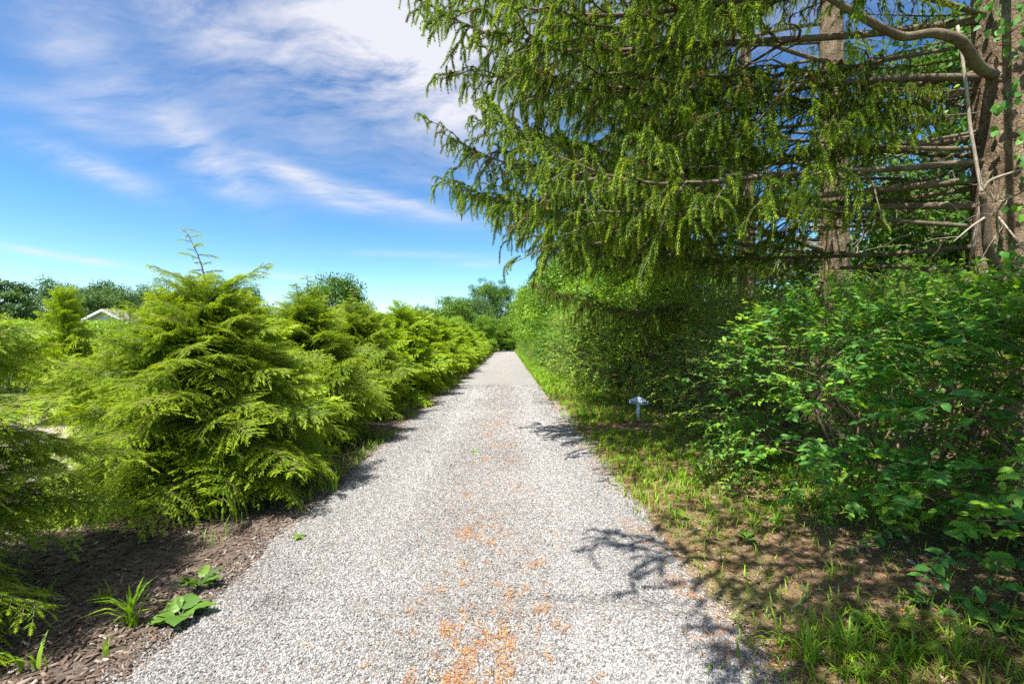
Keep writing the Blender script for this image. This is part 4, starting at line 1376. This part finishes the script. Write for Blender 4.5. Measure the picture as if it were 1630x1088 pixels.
def far_woods():
    r = rs(671)
    g = Geo()
    n = 60000
    a = r.uniform(-1.25, 1.2, n)
    d = 105 + r.uniform(0, 14, n)
    top = 4.2 + 2.4 * fnoise(a * 26, a * 0, 77, 3)
    p = np.stack([np.sin(a) * d, np.cos(a) * d, top * r.random(n) ** .7], -1)
    g.add(*stamp(LEAF_LO[0], LEAF_LO[1], p, r.normal(0, 1, (n, 3)), r.normal(0, .6, (n, 3)) + np.array([0, -.2, .7]), r.uniform(.5, 1.0, n), np.clip(r.normal(.45, .2, n), 0, 1)))
    o = obj('far_woods', g.build('far_woods', [M_FAR])); o['kind'] = 'stuff'; o['label'] = 'distant line of woods closing the horizon'


far_woods()

# the clipped hedge on the left beyond the pale paving
hg = thing('clipped_hedge', 'clipped hedge with bright green top and brown underside beyond the pale paving', 'hedge', (-15.6, 14.6, 0), 0.1)


def clipped_hedge():
    r = rs(681)
    n = 26000
    x = r.uniform(-3.4, 3.4, n); y = r.uniform(-1.0, 1.0, n)
    z = 0.45 + 1.75 * r.random(n) ** 0.6 + 0.25 * (fnoise(x * 1.4 + 7, y * 2 + 3, 83) - .5)
    g = Geo(); g.add(*stamp(LEAF_LO[0], LEAF_LO[1], np.stack([x, y, z], -1), r.normal(0, 1, (n, 3)) + np.array([0, 0, .6]), r.normal(0, .5, (n, 3)) + np.array([0, -.3, .7]), r.uniform(.06, .12, n), np.clip(.25 + .45 * r.random(n) + .2 * (z > 2), 0, 1)))  # leaves at the top tinted lighter, sunlight put into their colour
    obj('leaves', g.build('leaves', [M_VIN]), hg, kind='stuff')
    w = Geo()
    for i in range(150):
        b = np.array([r.uniform(-3.2, 3.2), r.uniform(-.6, .6), -.03]); tp = b + np.array([r.normal(0, .35), r.normal(0, .4), r.uniform(1.1, 1.7)])
        q = np.linspace(0, 1, 5)[:, None]
        w.add(*tube(b + (tp - b) * q + r.normal(0, .05, (5, 3)) * q, np.linspace(.022, .008, 5), 4, False))
    obj('stems', w.build('stems', [M_TWIG]), hg, kind='stuff')


clipped_hedge()

# ------------------------------------------------------------------ house
house = thing('house', 'white gabled house with a grey shingle roof showing above the hemlocks', 'house', (-34.3, 40.0, 0), R(2))


def box(x0, x1, y0, y1, z0, z1):
    V = np.array([(x, y, z) for x in (x0, x1) for y in (y0, y1) for z in (z0, z1)])
    T = np.array([(0, 1, 3), (0, 3, 2), (4, 6, 7), (4, 7, 5), (0, 4, 5), (0, 5, 1), (2, 3, 7), (2, 7, 6), (0, 2, 6), (0, 6, 4), (1, 5, 7), (1, 7, 3)])
    return V, T


def build_house():
    W, Ln, ze, zp = 3.3, 10.0, 2.45, 4.15
    g = Geo()
    V = np.array([(-W, 0, 0), (W, 0, 0), (W, 0, ze), (0, 0, zp), (-W, 0, ze), (-W, Ln, 0), (W, Ln, 0), (W, Ln, ze), (0, Ln, zp), (-W, Ln, ze)])
    g.add(V, [(0, 1, 2), (0, 2, 3), (0, 3, 4), (6, 5, 9), (6, 9, 8), (6, 8, 7), (1, 6, 7), (1, 7, 2), (5, 0, 4), (5, 4, 9)])
    # lap siding: proud boards on the gable front
    z = 0.1
    while z < zp - .2:
        hw = W if z < ze else W * (zp - z) / (zp - ze) - .05
        g.add(*box(-hw + .02, hw - .02, -0.025, -0.002, z, z + .13)); z += .16
    obj('wall', g.build('wall', [M_SIDING]), house)
    g = Geo()
    sl = (zp - ze) / W
    for s in (-1, 1):
        e = W + .35
        top = lambda x, dz: zp - abs(x) * sl + dz
        P = [(0, -.4, top(0, .16)), (s * e, -.4, top(e, .16)), (s * e, Ln + .4, top(e, .16)), (0, Ln + .4, top(0, .16)),
             (0, -.4, top(0, .04)), (s * e, -.4, top(e, .04)), (s * e, Ln + .4, top(e, .04)), (0, Ln + .4, top(0, .04))]
        g.add(P, [(0, 1, 2), (0, 2, 3), (4, 6, 5), (4, 7, 6), (0, 4, 5), (0, 5, 1), (1, 5, 6), (1, 6, 2), (3, 2, 6), (3, 6, 7)])
        # shingle courses
        for k in range(14):
            a0, a1 = e * k / 14, e * (k + 1) / 14 - .01
            g.add([(s * a0, -.42, top(a0, .165)), (s * a1, -.42, top(a1, .185)), (s * a1, Ln + .42, top(a1, .185)), (s * a0, Ln + .42, top(a0, .165))], [(0, 1, 2), (0, 2, 3)])
    obj('roof', g.build('roof', [M_SHINGLE]), house)
    for s in (-1, 1):
        e = W + .36
        g = Geo()
        P = [(0, -.46, zp + .15), (s * e, -.46, zp - e * sl + .15), (s * e, -.46, zp - e * sl - .08), (0, -.46, zp - .08)]
        P += [(x, y + .04, z) for x, y, z in P]
        g.add(P, [(0, 2, 1), (0, 3, 2), (4, 5, 6), (4, 6, 7), (0, 1, 5), (0, 5, 4), (3, 7, 6), (3, 6, 2), (1, 2, 6), (1, 6, 5)])
        obj('rake_board', g.build('rake_board', [M_WHITE]), house)


build_house()

# ------------------------------------------------------------------ sign
sign = thing('sign', 'small white wooden drive slow sign on a short post in the grass', 'sign', (2.44, 9.0, 0.085), R(-6))


def build_sign():
    W, hs, hp = .178, .075, .145
    pts = [(-W, 0), (W, 0), (W, hs * .9), (W - .02, hs), (.03, hp - .004), (0, hp), (-.03, hp - .004), (-W + .02, hs), (-W, hs * .9)]
    n = len(pts)
    V = [(x, -.012, z) for x, z in pts] + [(x, .012, z) for x, z in pts]
    T = [(0, i, i + 1) for i in range(1, n - 1)] + [(n, n + i + 1, n + i) for i in range(1, n - 1)]
    for i in range(n):
        j = (i + 1) % n
        T += [(i, n + j, j), (i, n + i, n + j)]
    tilt = Matrix.Translation((0, -.02, .285)) @ Matrix.Rotation(R(5), 4, 'Y')
    g = Geo(); g.add(V, T)
    b = obj('board', g.build('board', [M_SIGN]), sign, tilt)
    g = Geo()
    for i in range(n):     # raised rim, inset from the board's outline
        a, c = np.array(pts[i]), np.array(pts[(i + 1) % n]); m = np.array([0, .055])
        a, c = m + (a - m) * .955, m + (c - m) * .955
        d = (c - a) / np.linalg.norm(c - a); nn = np.array([-d[1], d[0]]) * .0028
        q = [a - nn, c - nn, c + nn, a + nn]
        P = [(x, -.0165, z) for x, z in q] + [(x, -.0125, z) for x, z in q]
        g.add(P, [(0, 1, 2), (0, 2, 3), (0, 4, 5), (0, 5, 1), (2, 6, 7), (2, 7, 3)])
    obj('border', g.build('border', [simple_mat('sign_blue', (.30, .48, .66), .5, .3, .05)]), b)
    for txt, size, z in (('DRIVE SLOW', .052, .016), ('15 mph', .040, .074)):
        cu = bpy.data.curves.new('lettering', 'FONT'); cu.body = txt; cu.size = size * 1.0; cu.align_x = 'CENTER'; cu.extrude = .0015
        cu.materials.append(M_INK)
        tmp = bpy.data.objects.new('lettering', cu); C.objects.link(tmp)
        me = bpy.data.meshes.new_from_object(tmp.evaluated_get(bpy.context.evaluated_depsgraph_get()))
        bpy.data.objects.remove(tmp)
        obj('lettering', me, b, Matrix.Translation((0, -.0145, z)) @ Matrix.Rotation(R(90), 4, 'X'))
    g = Geo(); g.add(*box(-.027, .027, -.006, .022, -.12, .36))
    obj('post', g.build('post', [M_SIGN]), sign)


build_sign()

# ------------------------------------------------------------------ weeds and small plants


def big_leaf(seed, ln=1.0, wd=.42, lobes=0.10, fold=.10, droop=.35, n=12):
    """one broad toothed leaf along +X"""
    r = rs(seed); V = []; T = []
    for i in range(n + 1):
        t = i / n
        w = wd * np.sin(np.pi * t ** .75) ** .8 * (1 + lobes * ((i % 2) * 2 - 1)) if 0 < i < n else 0.01
        z = -droop * t ** 2 + .12 * t
        x = ln * t
        V += [(x, 0, z), (x, w, z + fold * w * 2 + r.normal(0, .015)), (x, -w, z + fold * w * 2 + r.normal(0, .015))]
        if i:
            a, b = 3 * (i - 1), 3 * i
            T += [(a, b, b + 1), (a, b + 1, a + 1), (a, b + 2, b), (a, a + 2, b + 2)]
    return np.array(V), np.array(T)


def rosette(name, label, loc, n, size, seed, lift=(0.3, 1.0), wd=.3, group=None, tint=.5, lobes=.1, droop=.5):
    r = rs(seed)
    t = thing(name, label, 'plant', loc, r.uniform(0, 6.28), group)
    ms = []
    for k in range(3):
        g = Geo(); v, tt = big_leaf(seed + k, 1, wd * (.8 + .25 * k), lobes, .1, droop); g.add(v, tt, tint + .14 * (k - 1)); ms.append(g.build('leaf', [M_WEED], True))
    g = Geo()
    for i in range(n):
        az = i * 2.39996 + r.normal(0, .2); el = r.uniform(*lift); st = size * r.uniform(.15, .45)
        d = np.array([np.cos(az) * np.cos(el), np.sin(az) * np.cos(el), np.sin(el)])
        g.add(*tube(np.array([[0, 0, -.01], d * st * .5 + np.array([0, 0, .004]), d * st]), [.005, .004, .003], 4, False))
        obj('leaf', ms[int(r.integers(0, 3))], t, Matrix.Translation(d * st) @ Matrix.Rotation(az, 4, 'Z') @ Matrix.Rotation(-el * .55, 4, 'Y') @ Matrix.Rotation(r.normal(0, .3), 4, 'X') @ Matrix.Scale(size * r.uniform(.6, 1.1), 4))
    obj('stem', g.build('stem', [M_WEED]), t)
    return t


def tuft(label, loc, n, ln, seed, group=None, tint=.6, lean=.9, wid=.03):
    r = rs(seed)
    t = thing('grass_tuft', label, 'plant', loc, 0, group)
    for i in range(n):
        g = Geo(); P = np.array([[r.normal(0, .02), r.normal(0, .02), -.005]])
        g.add(*blades(P, np.array([ln * r.uniform(.5, 1.1)]), r, np.array([np.clip(tint + r.normal(0, .15), .4, 1)]), lean, wid))
        obj('blade', g.build('blade', [M_GRS]), t)
    return t


def gp(px, py, lift=0.0):
    Y = EYE * 750 / (py - 544)
    return ((px - 815) / 750 * Y, Y, lift)


WG = 'weeds on the mulch beside the drive'
rosette('broadleaf_weed', 'broadleaf weed with large toothed leaves at the gravel edge, lower left', gp(292, 985, .02), 9, .14, 701, (.15, .7), .36, WG, .5, .09, .25)
rosette('broadleaf_weed', 'leggy weed with narrow leaves just behind the large toothed weed', gp(318, 938, .02), 10, .13, 706, (.3, 1.2), .2, WG, .45, .12, .3)
tuft('tall grass clump on mulch left of the large toothed weed', gp(215, 1000, .03), 26, .27, 711, WG, .62, .9, .035)
tuft('smaller grass clump behind the tall grass clump on the mulch', gp(170, 970, .03), 14, .2, 712, WG, .6)
tuft('sprig of grass alone at the lower left corner', gp(62, 1075, .03), 7, .18, 713, WG, .7, 1.0, .05)
tuft('thin grass sprig near the bottom edge beside the gravel', gp(165, 1050, .03), 5, .13, 714, WG, .7, .7, .05)
tuft('pale grass sprig under the nearest hemlock', gp(75, 975, .03), 8, .2, 715, WG, .6)
tuft('slender grass sprig at the gravel edge right of the large hemlock', gp(535, 785, .02), 7, .3, 716, WG, .62, .5, .02)
rosette('small_weed', 'tiny yellow green weed on the gravel edge in front of the large hemlock', gp(478, 860, .03), 7, .06, 721, (.1, .7), .35, WG, .9)
rosette('small_weed', 'tiny green weed flat on the gravel in mid drive', gp(757, 725, .05), 7, .07, 724, (.05, .4), .35, None, .75)
RGW = 'weeds on the right verge'
for px, py, n, size, lab, sd, ti in (
        (1468, 1045, 6, .15, 'sunlit yellow green creeper with pointed leaves at the lower right', 731, .95),
        (1478, 985, 6, .10, 'dark creeper sprig with five leaves above the yellow flower', 732, .4),
        (1525, 985, 6, .09, 'creeper sprig between the five leaved sprig and the hedge', 733, .55),
        (1590, 1025, 9, .14, 'low creeper with long stalks at the right edge under the hedge', 734, .45),
        (1385, 1010, 7, .08, 'small clover like weed left of the yellow flower', 735, .5),
        (1165, 800, 7, .09, 'leafy weed tuft on bare soil right of the gravel', 736, .7),
        (1083, 830, 7, .10, 'spiky weed rosette at the gravel edge in dappled sun', 737, .8),
        (1190, 870, 8, .09, 'low weed in the middle of the dappled verge', 738, .6)):
    p = gp(px, py); z = float(verge_z(np.array(p[0]), np.array(p[1])))
    rosette('creeper_weed' if 'creeper' in lab else 'verge_weed', lab, (p[0], p[1], z), n, size, sd, (.3, .9), .33, RGW, ti, .05, .3)
for px, py, n, ln, lab, sd in ((1105, 800, 16, .16, 'bright spiky grass tuft at the gravel edge', 741), (1240, 850, 18, .2, 'bluish grass tuft at the foot of the hedge', 742),
                               (1290, 1060, 22, .2, 'sunlit grass tuft near the bottom edge, right of the gravel', 743), (1350, 1050, 20, .2, 'long bladed grass tuft left of the sunlit creeper', 744),
                               (1530, 1070, 18, .22, 'grass tuft in the lower right corner', 745), (1330, 935, 14, .14, 'thin grass tuft in the shaded soil before the hedge', 746)):
    p = gp(px, py); z = float(verge_z(np.array(p[0]), np.array(p[1])))
    tuft(lab, (p[0], p[1], z), n, ln, sd, RGW, .62, .9, .028)


def flower():
    p = gp(1440, 1010); z = float(verge_z(np.array(p[0]), np.array(p[1])))
    t = thing('yellow_flower', 'single yellow buttercup on a thin stalk at the lower right', 'flower', (p[0], p[1], z))
    g = Geo(); g.add(*tube([(0, 0, -.01), (.004, 0, .03), (0, .003, .065)], [.0018, .0016, .0014], 5)); obj('stalk', g.build('stalk', [M_WEED]), t)
    for k in range(5):
        g = Geo(); g.add(LEAF[0] * np.array([.013, .018, .013]), LEAF[1])
        obj('petal', g.build('petal', [M_YEL]), t, Matrix.Translation((0, .003, .065)) @ Matrix.Rotation(k * 1.2566, 4, 'Z') @ Matrix.Rotation(-.5, 4, 'Y'))


flower()


def stick(label, a, b, rad, seed):
    r = rs(seed)
    A, B = np.array(gp(*a)), np.array(gp(*b))
    for q in (A, B):
        q[2] = float(verge_z(np.array(q[0]), np.array(q[1]))) + rad + .004
    q = np.linspace(0, 1, 7)[:, None]
    P = (A + (B - A) * q) - A + r.normal(0, .006, (7, 3)) * np.array([1, 1, .3])
    g = Geo(); g.add(*tube(P, np.linspace(rad, rad * .6, 7), 6))
    o = obj('fallen_stick', g.build('fallen_stick', [M_DEAD], True), None, Matrix.Translation(A))
    tag(o, label, 'stick', 'sticks fallen on the right verge')


stick('dark fallen stick on the dappled soil', (1262, 985), (1296, 958), .007, 751)
stick('pale fallen stick below the hedge in the lower right', (1487, 962), (1545, 990), .006, 752)
stick('second pale stick leaning along the foot of the hedge', (1462, 915), (1482, 955), .005, 753)
